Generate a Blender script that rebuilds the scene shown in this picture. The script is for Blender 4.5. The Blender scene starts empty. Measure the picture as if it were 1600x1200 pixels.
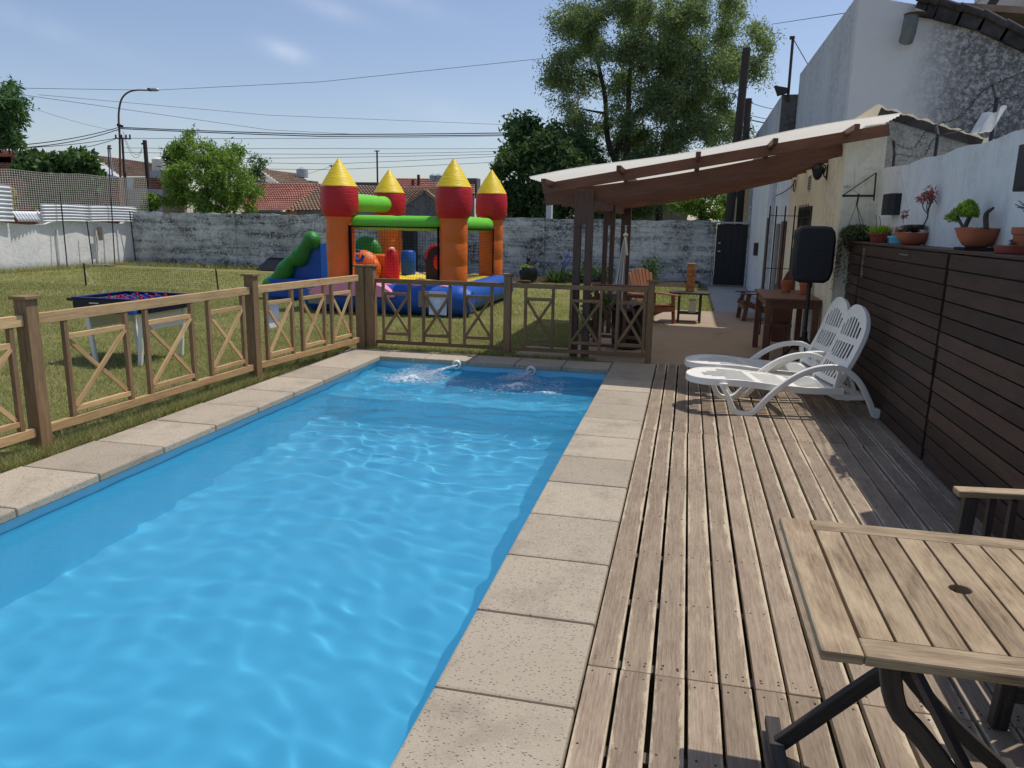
import bpy, math, random
import numpy as np
from mathutils import Vector, Matrix
random.seed(7); RNG = np.random.default_rng(11)
PI = math.pi; R = math.radians
sc = bpy.context.scene; COL = sc.collection

# ---------------------------------------------------------------- camera
F = 1180.0; CH = 1.6
ROT = np.array([[0.97461703, -0.06305083, 0.21481677],
                [0.22319902, 0.19893825, -0.95425666],
                [0.0174314, 0.97798168, 0.20796149]])
cam = bpy.data.cameras.new('camera'); cam_o = bpy.data.objects.new('camera', cam); COL.objects.link(cam_o)
cam_o.matrix_world = Matrix([[*ROT[0], 0], [*ROT[1], 0], [*ROT[2], CH], [0, 0, 0, 1]])
cam.sensor_width = 36; cam.lens = F / 1600 * 36; cam.clip_start = 0.05; cam.clip_end = 600
sc.camera = cam_o
sc.render.resolution_x = 1024; sc.render.resolution_y = 768
# ---------------------------------------------------------------- sky and sun
SUN = Vector((0.36, 0.28, 1.0)).normalized()
ELEV = math.asin(SUN.z); AZ = math.atan2(SUN.x, SUN.y)
w = bpy.data.worlds.new('World'); sc.world = w; w.use_nodes = True
nt = w.node_tree; bg = nt.nodes['Background']
sky = nt.nodes.new('ShaderNodeTexSky'); sky.sky_type = 'NISHITA'; sky.sun_disc = False
sky.sun_elevation = ELEV; sky.sun_rotation = AZ
sky.air_density = 1.0; sky.dust_density = 1.0; sky.ozone_density = 3.8; sky.altitude = 0
tint = nt.nodes.new('ShaderNodeMix'); tint.data_type = 'RGBA'; tint.blend_type = 'MULTIPLY'; tint.inputs[0].default_value = 1; tint.inputs[7].default_value = (1.06, .95, .93, 1)
nt.links.new(sky.outputs[0], tint.inputs[6]); tc = nt.nodes.new('ShaderNodeTexCoord'); last = tint.outputs[2]
def mnode(op, a, b=0.0):
    x = nt.nodes.new('ShaderNodeMath'); x.operation = op; x.use_clamp = False
    for so_, v in zip(x.inputs, (a, b)):
        if hasattr(v, 'is_linked'): nt.links.new(v, so_)
        else: so_.default_value = v
    return x.outputs[0]
nz = nt.nodes.new('ShaderNodeTexNoise'); nz.inputs['Scale'].default_value = 26; nz.inputs['Detail'].default_value = 6; nt.links.new(tc.outputs['Generated'], nz.inputs['Vector'])
for px, py, sx_, sz_, st_ in ((445, 80, .026, .0095, .9), (515, 12, .045, .010, .55), (600, -10, .08, .012, .4), (60, 40, .10, .012, .25), (320, 205, .14, .012, .15), (730, 190, .10, .02, .25)):
    d0 = Vector((ROT @ np.array([px - 800, -(py - 600), -F])).tolist()).normalized(); r0 = d0.cross(Vector((0, 0, 1))).normalized(); u0 = r0.cross(d0); r1 = (r0 + u0 * -.25).normalized(); u1 = r1.cross(d0) * 1.0
    acc = None
    for ax, sz in ((r1, sx_), (u1, sz_)):
        v = nt.nodes.new('ShaderNodeVectorMath'); v.operation = 'DOT_PRODUCT'; nt.links.new(tc.outputs['Generated'], v.inputs[0]); v.inputs[1].default_value = ax
        q_ = mnode('POWER', mnode('DIVIDE', mnode('SUBTRACT', v.outputs['Value'], ax.dot(d0)), sz), 2.0); acc = q_ if acc is None else mnode('ADD', acc, q_)
    fac = mnode('MULTIPLY', mnode('MULTIPLY', mnode('EXPONENT', mnode('MULTIPLY', acc, -1.0)), st_), mnode('MULTIPLY', nz.outputs[0], .62))
    mx = nt.nodes.new('ShaderNodeMix'); mx.data_type = 'RGBA'; nt.links.new(fac, mx.inputs[0]); nt.links.new(last, mx.inputs[6]); mx.inputs[7].default_value = (6.2, 6.6, 7.4, 1); last = mx.outputs[2]
nt.links.new(last, bg.inputs[0]); bg.inputs[1].default_value = 0.108
sl = bpy.data.lights.new('sun', 'SUN'); sl.energy = 2.6; sl.angle = R(0.55); sl.color = (1.0, 0.965, 0.92)
so = bpy.data.objects.new('sun', sl); COL.objects.link(so); so.rotation_euler = SUN.to_track_quat('Z', 'Y').to_euler(); so.location = (5, 5, 20)
sc.view_settings.view_transform = 'Standard'; sc.view_settings.look = 'None'
sc.view_settings.exposure = 0.36; sc.view_settings.gamma = 1.0
sc.render.engine = 'CYCLES'
sc.cycles.max_bounces = 8; sc.cycles.transparent_max_bounces = 12; sc.cycles.sample_clamp_indirect = 6

def at(px, py, Y):
    """world point seen at photo pixel (px,py) at depth Y"""
    d = ROT @ np.array([px - 800, -(py - 600), -F]); t = Y / d[1]
    return (float(d[0] * t), Y, float(d[2] * t + CH))

def atg(px, py, z=0.0):
    d = ROT @ np.array([px - 800, -(py - 600), -F]); t = (z - CH) / d[2]
    return (float(d[0] * t), float(d[1] * t), z)

def atx(px, py, X):
    d = ROT @ np.array([px - 800, -(py - 600), -F]); t = X / d[0]
    return (X, float(d[1] * t), float(d[2] * t + CH))

# ---------------------------------------------------------------- mesh builder
class MB:
    def __init__(s): s.v = []; s.f = []; s.uv = []; s.r = []; s.cut = []
    def add(s, vs, fs, uvs=None, r=None):
        b = len(s.v); s.cut.append((b, len(s.f))); s.v += [tuple(map(float, p)) for p in vs]
        if r is None: r = random.random()
        for i, f in enumerate(fs):
            s.f.append([b + k for k in f]); s.r.append(r)
            s.uv.append(uvs[i] if uvs else [(vs[k][0], vs[k][1]) for k in f])
        return s
    def bar(s, p, q, w, h, up=(0, 0, 1), r=None):
        """square-section bar from p to q; h along up, w across"""
        p = Vector(p); q = Vector(q); d = q - p; L = d.length; d = d / L
        u = Vector(up); 
        if abs(d.dot(u)) > .98: u = Vector((0, 1, 0)) if abs(d.y) < .9 else Vector((1, 0, 0))
        sd = d.cross(u).normalized(); u = sd.cross(d).normalized()
        o = [(-1, -1), (1, -1), (1, 1), (-1, 1)]
        vs = [p + sd * (a * w / 2) + u * (b * h / 2) for a, b in o] + [q + sd * (a * w / 2) + u * (b * h / 2) for a, b in o]
        ru = random.random() * 50; rv = random.randrange(1, 60) * 10.0
        fs = []; uvs = []; per = [0, w, w + h, 2 * w + h, 2 * w + 2 * h]
        for i in range(4):
            j = (i + 1) % 4; fs.append([i, j, j + 4, i + 4])
            uvs.append([(ru, rv + per[i]), (ru, rv + per[i + 1]), (ru + L, rv + per[i + 1]), (ru + L, rv + per[i])])
        fs += [[3, 2, 1, 0], [4, 5, 6, 7]]
        uvs += [[(ru + a * .01, rv + b * w) for a, b in o]] * 2
        return s.add(vs, fs, uvs, r)
    def box(s, lo, hi, r=None):
        lo = list(lo); hi = list(hi); d = [hi[i] - lo[i] for i in range(3)]; c = [(lo[i] + hi[i]) / 2 for i in range(3)]
        k = d.index(max(d))
        if k == 2: return s.bar((c[0], c[1], lo[2]), (c[0], c[1], hi[2]), d[0], d[1], (0, 1, 0), r)
        if k == 0: return s.bar((lo[0], c[1], c[2]), (hi[0], c[1], c[2]), d[1], d[2], (0, 0, 1), r)
        return s.bar((c[0], lo[1], c[2]), (c[0], hi[1], c[2]), d[0], d[2], (0, 0, 1), r)
    def tube(s, pts, rad, n=8, cap=True, flat=1.0, r=None):
        pts = [Vector(p) for p in pts]; m = len(pts)
        if not hasattr(rad, '__len__'): rad = [rad] * m
        vs = []; prev = None
        for i, p in enumerate(pts):
            t = (pts[min(i + 1, m - 1)] - pts[max(i - 1, 0)]).normalized()
            if prev is None:
                a = Vector((0, 0, 1)) if abs(t.z) < .9 else Vector((1, 0, 0)); x = t.cross(a).normalized()
            else:
                x = (prev - t * prev.dot(t)).normalized()
            prev = x; y = t.cross(x)
            for k in range(n):
                an = 2 * PI * k / n; vs.append(p + x * math.cos(an) * rad[i] + y * math.sin(an) * rad[i] * flat)
        fs = []; uvs = []; ru = random.random() * 50; l = 0
        for i in range(m - 1):
            dl = (pts[i + 1] - pts[i]).length
            for k in range(n):
                fs.append([i * n + k, i * n + (k + 1) % n, (i + 1) * n + (k + 1) % n, (i + 1) * n + k])
                c = 2 * PI * rad[i] / n
                uvs.append([(ru + l, k * c), (ru + l, (k + 1) * c), (ru + l + dl, (k + 1) * c), (ru + l + dl, k * c)])
            l += dl
        if cap:
            fs += [list(range(n))[::-1], [(m - 1) * n + k for k in range(n)]]
            uvs += [[(0, 0)] * n, [(0, 0)] * n]
        return s.add(vs, fs, uvs, r)
    def lathe(s, prof, n=24, c=(0, 0, 0), r=None, wob=None):
        vs = []
        for (ra, z) in prof:
            for k in range(n):
                a = 2 * PI * k / n; q = ra * (1 + (wob(a, z) if wob else 0))
                vs.append((c[0] + q * math.cos(a), c[1] + q * math.sin(a), c[2] + z))
        fs = []
        for i in range(len(prof) - 1):
            for k in range(n): fs.append([i * n + k, i * n + (k + 1) % n, (i + 1) * n + (k + 1) % n, (i + 1) * n + k])
        fs += [list(range(n))[::-1], [(len(prof) - 1) * n + k for k in range(n)]]
        return s.add(vs, fs, None, r)
    def prism(s, poly, axis, a, b, r=None):
        """poly of 2D points extruded along axis from a to b. axis 'x':(y,z) 'y':(x,z) 'z':(x,y)"""
        def P(p, t): return {'x': (t, p[0], p[1]), 'y': (p[0], t, p[1]), 'z': (p[0], p[1], t)}[axis]
        n = len(poly); vs = [P(p, a) for p in poly] + [P(p, b) for p in poly]
        fs = [list(range(n)), [n + k for k in range(n)][::-1]] + [[i, (i + 1) % n + 0, (i + 1) % n + n, i + n][::-1] for i in range(n)]
        uvs = [[tuple(p) for p in poly], [tuple(p) for p in poly][::-1]]
        for i in range(n):
            j = (i + 1) % n; l = math.dist(poly[i], poly[j]); uvs.append([(0, a), (l, a), (l, b), (0, b)][::-1])
        return s.add(vs, fs, uvs, r)
    def ribbon(s, pts, w, h, side, r=None):
        """rectangular section swept along pts; w along side, h across"""
        pts = [Vector(p) for p in pts]; side = Vector(side).normalized(); m = len(pts); vs = []
        hh = h if hasattr(h, '__len__') else [h] * m
        for i, p in enumerate(pts):
            t = (pts[min(i + 1, m - 1)] - pts[max(i - 1, 0)]).normalized(); n = side.cross(t).normalized()
            for a, b in ((-1, -1), (1, -1), (1, 1), (-1, 1)): vs.append(p + side * (a * w / 2) + n * (b * hh[i] / 2))
        fs = []
        for i in range(m - 1):
            for k in range(4): fs.append([i * 4 + k, i * 4 + (k + 1) % 4, i * 4 + 4 + (k + 1) % 4, i * 4 + 4 + k])
        fs += [[3, 2, 1, 0], [(m - 1) * 4 + k for k in range(4)]]
        ru = random.random() * 50; l = 0; per = [0, w, w + hh[0], 2 * w + hh[0], 2 * w + 2 * hh[0]]; uvs = []
        for i in range(m - 1):
            dl = (pts[i + 1] - pts[i]).length; uvs += [[(ru + l, per[k]), (ru + l, per[k + 1]), (ru + l + dl, per[k + 1]), (ru + l + dl, per[k])] for k in range(4)]; l += dl
        return s.add(vs, fs, uvs + [[(0, 0)] * 4] * 2, r)
    def ico(s, c, rr, n=6, sc_=(1, 1, 1), r=None):
        vs = []; fs = []
        for i in range(1, n):
            ph = PI * i / n
            for k in range(2 * n):
                a = PI * k / n; vs.append((c[0] + rr * sc_[0] * math.sin(ph) * math.cos(a), c[1] + rr * sc_[1] * math.sin(ph) * math.sin(a), c[2] + rr * sc_[2] * math.cos(ph)))
        m = 2 * n
        for i in range(n - 2):
            for k in range(m): fs.append([i * m + k, (i + 1) * m + k, (i + 1) * m + (k + 1) % m, i * m + (k + 1) % m])
        vs += [(c[0], c[1], c[2] + rr * sc_[2]), (c[0], c[1], c[2] - rr * sc_[2])]; t = len(vs) - 2
        for k in range(m): fs += [[t, k, (k + 1) % m], [t + 1, (n - 2) * m + (k + 1) % m, (n - 2) * m + k]]
        return s.add(vs, fs, None, r)
    def grid(s, fn, nu, nv, r=None):
        vs = [fn(i / nu, j / nv) for j in range(nv + 1) for i in range(nu + 1)]
        fs = [[j * (nu + 1) + i, j * (nu + 1) + i + 1, (j + 1) * (nu + 1) + i + 1, (j + 1) * (nu + 1) + i] for j in range(nv) for i in range(nu)]
        return s.add(vs, fs, None, r)
    def each(s, name, mat, parent=None, **k):
        """every primitive its own part"""
        cut = s.cut + [(len(s.v), len(s.f))]; out = []
        for (a, fa), (b, fb) in zip(cut, cut[1:]):
            q = MB(); q.v = s.v[a:b]; q.f = [[i - a for i in f] for f in s.f[fa:fb]]; q.uv = s.uv[fa:fb]; q.r = s.r[fa:fb]; out.append(q.build(name, mat, parent, **k))
        return out
    def build(s, name, mat, parent=None, smooth=False, bevel=0, solid=0, sub=0):
        me = bpy.data.meshes.new(name)
        off = Vector((0, 0, 0)); p = parent
        while p: off += p.location; p = p.parent
        V = np.array(s.v, dtype=float)
        loc = Vector((0, 0, 0))
        if parent is None and len(V):
            lo = V.min(0); hi = V.max(0); loc = Vector(((lo[0] + hi[0]) / 2, (lo[1] + hi[1]) / 2, lo[2])); off = loc
        V = V - np.array(off)
        me.from_pydata(V.tolist(), [], s.f)
        at_ = me.attributes.new('rnd', 'FLOAT', 'FACE'); at_.data.foreach_set('value', s.r)
        ul = me.uv_layers.new(name='UVMap'); ul.data.foreach_set('uv', [c for f in s.uv for p_ in f for c in p_])
        if smooth: me.shade_smooth(); me.set_sharp_from_angle(angle=R(smooth if smooth is not True else 40))
        me.materials.append(mat)
        o = bpy.data.objects.new(name, me); COL.objects.link(o)
        if parent: o.parent = parent
        else: o.location = loc
        if solid: m = o.modifiers.new('s', 'SOLIDIFY'); m.thickness = solid; m.offset = 0
        if sub: m = o.modifiers.new('d', 'SUBSURF'); m.levels = sub; m.render_levels = sub
        if bevel: m = o.modifiers.new('b', 'BEVEL'); m.width = bevel; m.segments = 2; m.limit_method = 'ANGLE'; m.angle_limit = R(50)
        return o

def quads_obj(name, V, mat, parent=None, tri=False, rnd=None):
    """V: (n,k,3) array of loose faces in world coordinates"""
    n, k, _ = V.shape; me = bpy.data.meshes.new(name); off = Vector((0, 0, 0)); p = parent
    while p: off += p.location; p = p.parent
    P = V.reshape(-1, 3); loc = Vector((0, 0, 0))
    if parent is None:
        lo = P.min(0); hi = P.max(0); loc = Vector(((lo[0] + hi[0]) / 2, (lo[1] + hi[1]) / 2, lo[2])); off = loc
    P = P - np.array(off)
    me.vertices.add(n * k); me.vertices.foreach_set('co', P.ravel())
    me.loops.add(n * k); me.loops.foreach_set('vertex_index', np.arange(n * k, dtype=np.int32))
    me.polygons.add(n); me.polygons.foreach_set('loop_start', np.arange(0, n * k, k, dtype=np.int32))
    me.update(calc_edges=True)
    a = me.attributes.new('rnd', 'FLOAT', 'FACE'); a.data.foreach_set('value', (rnd if rnd is not None else RNG.random(n)).astype(np.float32))
    me.materials.append(mat); o = bpy.data.objects.new(name, me); COL.objects.link(o)
    if parent: o.parent = parent
    else: o.location = loc
    return o

def tag(o, label=None, cat=None, group=None, kind=None):
    if label: o['label'] = label
    if cat: o['category'] = cat
    if group: o['group'] = group
    if kind: o['kind'] = kind
    return o
def thing(name, label, cat, loc=(0, 0, 0), group=None):
    o = bpy.data.objects.new(name, None); COL.objects.link(o); o.location = loc; o.empty_display_size = .2
    return tag(o, label, cat, group)
def copy_tree(o, parent=None):
    c = o.copy(); COL.objects.link(c)
    if parent: c.parent = parent
    for ch in [x for x in bpy.data.objects if x.parent == o]: copy_tree(ch, c)
    return c
def structure(o): o['kind'] = 'structure'; return o

# ---------------------------------------------------------------- materials
def lin(c):
    c = c / 255; return c / 12.92 if c <= .04045 else ((c + .055) / 1.055) ** 2.4
def rgb(r, g, b): return (lin(r), lin(g), lin(b), 1)
def mul(c, k): return (c[0] * k, c[1] * k, c[2] * k, 1)

class N:
    """tiny node helper"""
    def __init__(s, name):
        s.m = bpy.data.materials.new(name); s.m.use_nodes = True; s.t = s.m.node_tree
        s.b = s.t.nodes['Principled BSDF']; s.out = s.t.nodes['Material Output']
    def n(s, typ, **k):
        x = s.t.nodes.new(typ)
        for a, v in k.items(): setattr(x, a, v)
        return x
    def l(s, a, b): s.t.links.new(a, b)
    def co(s, kind='Object', scale=(1, 1, 1)):
        tc = s.n('ShaderNodeTexCoord'); mp = s.n('ShaderNodeMapping'); mp.inputs['Scale'].default_value = scale
        s.l(tc.outputs[kind], mp.inputs[0]); return mp.outputs[0]
    def noise(s, vec, scale, detail=4, rough=.55, dist=0):
        x = s.n('ShaderNodeTexNoise'); x.inputs['Scale'].default_value = scale; x.inputs['Detail'].default_value = detail
        x.inputs['Roughness'].default_value = rough; x.inputs['Distortion'].default_value = dist; s.l(vec, x.inputs['Vector']); return x.outputs[0]
    def vor(s, vec, scale, feature='F1', out=0):
        x = s.n('ShaderNodeTexVoronoi', feature=feature); x.inputs['Scale'].default_value = scale; s.l(vec, x.inputs['Vector']); return x.outputs[out]
    def ramp(s, fac, stops, interp='LINEAR'):
        x = s.n('ShaderNodeValToRGB'); cr = x.color_ramp; cr.interpolation = interp
        while len(cr.elements) < len(stops): cr.elements.new(.5)
        for e, (p, c) in zip(cr.elements, stops): e.position = p; e.color = c if hasattr(c, '__len__') else (c, c, c, 1)
        s.l(fac, x.inputs[0]); return x.outputs[0]
    def mix(s, fac, a, b, mode='MIX'):
        x = s.n('ShaderNodeMix', data_type='RGBA', blend_type=mode)
        for sock, v in ((x.inputs[0], fac), (x.inputs[6], a), (x.inputs[7], b)):
            if hasattr(v, 'is_linked'): s.l(v, sock)
            else: sock.default_value = v
        return x.outputs[2]
    def math(s, op, a, b=0.0, clamp=False):
        x = s.n('ShaderNodeMath', operation=op, use_clamp=clamp)
        for sock, v in ((x.inputs[0], a), (x.inputs[1], b)):
            if hasattr(v, 'is_linked'): s.l(v, sock)
            else: sock.default_value = v
        return x.outputs[0]
    def rnd(s):
        x = s.n('ShaderNodeAttribute', attribute_name='rnd'); return x.outputs['Fac']
    def bump(s, h, st=.3, d=.01):
        x = s.n('ShaderNodeBump'); x.inputs['Strength'].default_value = st; x.inputs['Distance'].default_value = d
        s.l(h, x.inputs['Height']); s.l(x.outputs[0], s.b.inputs['Normal']); return x
    def fin(s, col=None, rough=.7, spec=.3, metal=0):
        if col is not None:
            if hasattr(col, 'is_linked'): s.l(col, s.b.inputs['Base Color'])
            else: s.b.inputs['Base Color'].default_value = col
        if hasattr(rough, 'is_linked'): s.l(rough, s.b.inputs['Roughness'])
        else: s.b.inputs['Roughness'].default_value = rough
        s.b.inputs['Specular IOR Level'].default_value = spec; s.b.inputs['Metallic'].default_value = metal
        return s.m

def wood(name, base, light, dark, rough=.75, worn=.5, spec=.25, vary=.5, grainscale=1.0):
    k = N(name); uv = k.co('UV', (1, 1, 1))
    mp = k.n('ShaderNodeMapping'); mp.inputs['Scale'].default_value = (2.0, 45 * grainscale, 1); k.l(uv, mp.inputs[0])
    g = k.noise(mp.outputs[0], 1.6, 6, .65, .6)
    mp2 = k.n('ShaderNodeMapping'); mp2.inputs['Scale'].default_value = (3.0, 9, 1); k.l(uv, mp2.inputs[0])
    p = k.noise(mp2.outputs[0], 1.3, 5, .6, .4)
    mp3 = k.n('ShaderNodeMapping'); mp3.inputs['Scale'].default_value = (14.0, 160, 1); k.l(uv, mp3.inputs[0])
    fine = k.noise(mp3.outputs[0], 1.0, 3, .7)
    c = k.ramp(g, [(.25, dark), (.5, base), (.75, light)])
    c2 = k.mix(k.ramp(p, [(.5 - .12 * worn, 0.0), (.62, worn)]), c, light)
    c3 = k.mix(k.ramp(p, [(.22, .55), (.40, 0.0)]), c2, dark)
    c4 = k.mix(.35, c3, k.ramp(fine, [(.3, dark), (.7, light)]), 'MIX')
    v = k.math('ADD', k.math('MULTIPLY', k.rnd(), vary), 1 - vary / 2)
    c5 = k.mix(1.0, c4, k.mix(0.0, v, v), 'MULTIPLY')
    sp = k.noise(uv, 9.0, 2); knot = k.ramp(k.vor(uv, 3.1), [(.02, .75), (.05, 0.0)])
    c6 = k.mix(knot, c5, mul(dark, .5))
    k.bump(g, .5, .004); return k.fin(c6, rough, spec)

def plain(name, c, rough=.5, spec=.4, metal=0, var=.12, scale=6, bumps=0, bscale=40):
    k = N(name); o = k.co('Object'); n = k.noise(o, scale, 5, .6)
    cc = k.mix(n, mul(c, 1 - var), mul(c, 1 + var))
    if bumps: k.bump(k.noise(o, bscale, 4), bumps, .01)
    return k.fin(cc, rough, spec, metal)

M = {}
M['deck'] = wood('deck_wood', rgb(142, 124, 105), rgb(174, 156, 132), rgb(100, 83, 67), .8, .5, .2, .34, 1.5)
_k = M['deck']; _t = _k.node_tree; _b = _t.nodes['Principled BSDF']; _src = _b.inputs['Base Color'].links[0].from_socket
def _nd(typ, **kw):
    x = _t.nodes.new(typ)
    for a, v in kw.items(): setattr(x, a, v)
    return x
_tc = _nd('ShaderNodeTexCoord'); _sp = _nd('ShaderNodeSeparateXYZ'); _t.links.new(_tc.outputs['UV'], _sp.inputs[0])
def _m(op, a, b=0.0):
    x = _nd('ShaderNodeMath', operation=op)
    for so_, v in zip(x.inputs, (a, b)):
        if hasattr(v, 'is_linked'): _t.links.new(v, so_)
        else: so_.default_value = v
    return x.outputs[0]
_e = _m('MULTIPLY', _m('ABSOLUTE', _m('SUBTRACT', _m('DIVIDE', _m('SUBTRACT', _m('MODULO', _sp.outputs[1], 10.0), .138), .108), .5)), 2.0)
_mp = _nd('ShaderNodeMapping'); _mp.inputs['Scale'].default_value = (5, 30, 1); _t.links.new(_tc.outputs['UV'], _mp.inputs[0]); _no = _nd('ShaderNodeTexNoise'); _no.inputs['Scale'].default_value = 1.4; _no.inputs['Detail'].default_value = 6; _no.inputs['Roughness'].default_value = .85; _t.links.new(_mp.outputs[0], _no.inputs['Vector'])
_n2 = _nd('ShaderNodeTexNoise'); _n2.inputs['Scale'].default_value = 1.6; _t.links.new(_tc.outputs['Object'], _n2.inputs['Vector'])
_f = _m('ADD', _m('ADD', _e, _m('MULTIPLY', _no.outputs[0], 1.3)), _m('MULTIPLY', _m('SUBTRACT', _n2.outputs[0], .5), 1.1)); _r = _nd('ShaderNodeValToRGB'); _r.color_ramp.elements[0].position = .0; _r.color_ramp.elements[0].color = (0, 0, 0, 1); _t.links.new(_m('MULTIPLY', _m('SUBTRACT', _f, 1.42), 5.0), _r.inputs[0])
_x = _nd('ShaderNodeMix', data_type='RGBA'); _t.links.new(_m('MULTIPLY', _r.outputs[0], .68), _x.inputs[0]); _t.links.new(_src, _x.inputs[6]); _x.inputs[7].default_value = rgb(212, 195, 164); _t.links.new(_x.outputs[2], _b.inputs['Base Color'])
M['deck_dark'] = wood('deck_end_wood', rgb(110, 98, 86), rgb(140, 124, 106), rgb(60, 50, 44), .8, .5, .2, .3)
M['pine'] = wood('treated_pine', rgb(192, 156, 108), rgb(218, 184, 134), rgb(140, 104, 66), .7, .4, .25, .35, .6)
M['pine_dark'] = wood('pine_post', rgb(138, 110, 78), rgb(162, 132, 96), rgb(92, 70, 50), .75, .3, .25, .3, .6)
M['red_wood'] = wood('red_stained_wood', rgb(104, 66, 48), rgb(126, 84, 64), rgb(64, 42, 34), .5, .3, .4, .3, .5)
M['adir_wood'] = wood('chair_orange_wood', rgb(146, 94, 66), rgb(176, 118, 86), rgb(98, 62, 46), .5, .3, .4, .3, .5)
M['dark_fence'] = wood('dark_fence_wood', rgb(64, 47, 38), rgb(90, 64, 50), rgb(36, 28, 25), .55, .45, .4, .95, .4)
M['table_wood'] = wood('table_teak', rgb(132, 108, 80), rgb(184, 162, 128), rgb(80, 64, 48), .6, 1.0, .3, .25)
M['leg_wood'] = wood('table_leg_wood', rgb(62, 56, 52), rgb(84, 76, 68), rgb(34, 30, 28), .6, .3, .3, .3)
M['table2_wood'] = wood('dark_table_wood', rgb(104, 66, 48), rgb(128, 84, 62), rgb(60, 38, 30), .45, .3, .4, .3)
M['jenga_wood'] = wood('tower_block_wood', rgb(176, 120, 74), rgb(200, 146, 94), rgb(130, 82, 48), .6, .3, .3, .5)
M['post_wood'] = wood('dark_post_wood', rgb(82, 58, 48), rgb(104, 76, 62), rgb(52, 38, 34), .5, .3, .4, .3, .5)
M['black_iron'] = plain('black_iron', rgb(34, 34, 38), .5, .4)
M['black_plastic'] = plain('black_plastic', rgb(26, 28, 34), .45, .4, bumps=.1, bscale=200)
M['white_plastic'] = plain('white_plastic', rgb(238, 234, 222), .38, .5, var=.04, scale=4)
M['grey_metal'] = plain('galvanised_metal', rgb(170, 174, 178), .45, .5, .3)
M['zinc'] = plain('zinc_sheet', rgb(216, 218, 220), .55, .4, .1, .2, 2)
M['rust_metal'] = plain('rusty_brown_metal', rgb(118, 84, 76), .6, .4, .2, .25)
M['dark_pole'] = plain('dark_pole', rgb(74, 66, 62), .8, .2, var=.25)
M['cable'] = plain('cable_black', rgb(36, 36, 42), .7, .2)
M['paper'] = plain('white_paper', rgb(226, 230, 236), .7, .2, var=.03)
M['ink'] = plain('faint_grey_print', rgb(176, 186, 198), .8, .1, var=.03)
M['terracotta'] = plain('terracotta', rgb(172, 100, 72), .7, .25, var=.2, scale=9)
M['red_pot'] = plain('dark_red_pot', rgb(140, 66, 56), .6, .3, var=.2)
M['blue_pot'] = plain('sky_blue_pot', rgb(104, 190, 220), .4, .4, var=.06)
M['soil'] = plain('soil', rgb(60, 46, 36), .95, .1, var=.3, scale=30)
M['silver'] = plain('silver_letters', rgb(190, 190, 190), .35, .5, .6)
M['cushion_blue'] = plain('glass_pane', rgb(40, 48, 58), .15, .5)
def vinyl(name, c): 
    k = N(name); o = k.co('Object'); n = k.noise(o, 2.5, 3); f = k.noise(k.co('Object', (2, 2, 16)), 2.0, 5, .65, .5); g_ = k.noise(k.co('Object', (9, 9, 3)), 1.6, 4, .6)
    k.bump(k.math('ADD', f, k.math('MULTIPLY', g_, .5)), .38, .03); return k.fin(k.mix(n, mul(c, .9), mul(c, 1.08)), .42, .4)
M['v_orange'] = vinyl('orange_vinyl', rgb(228, 116, 40)); M['v_red'] = vinyl('red_vinyl', rgb(196, 34, 40))
M['v_yellow'] = vinyl('yellow_vinyl', rgb(240, 206, 40)); M['v_green'] = vinyl('green_vinyl', rgb(112, 206, 60))
M['v_dgreen'] = vinyl('dark_green_vinyl', rgb(46, 124, 42)); M['v_blue'] = vinyl('blue_vinyl', rgb(28, 84, 168))
M['v_pink'] = vinyl('pink_vinyl', rgb(236, 150, 180)); M['v_black'] = vinyl('black_vinyl', rgb(28, 26, 32))
M['v_purple'] = vinyl('purple_vinyl', rgb(70, 56, 130))
M['net_black'] = plain('black_net', rgb(22, 22, 26), .8, .1)
M['net_white'] = plain('pale_net', rgb(228, 222, 206), .8, .1)

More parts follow.
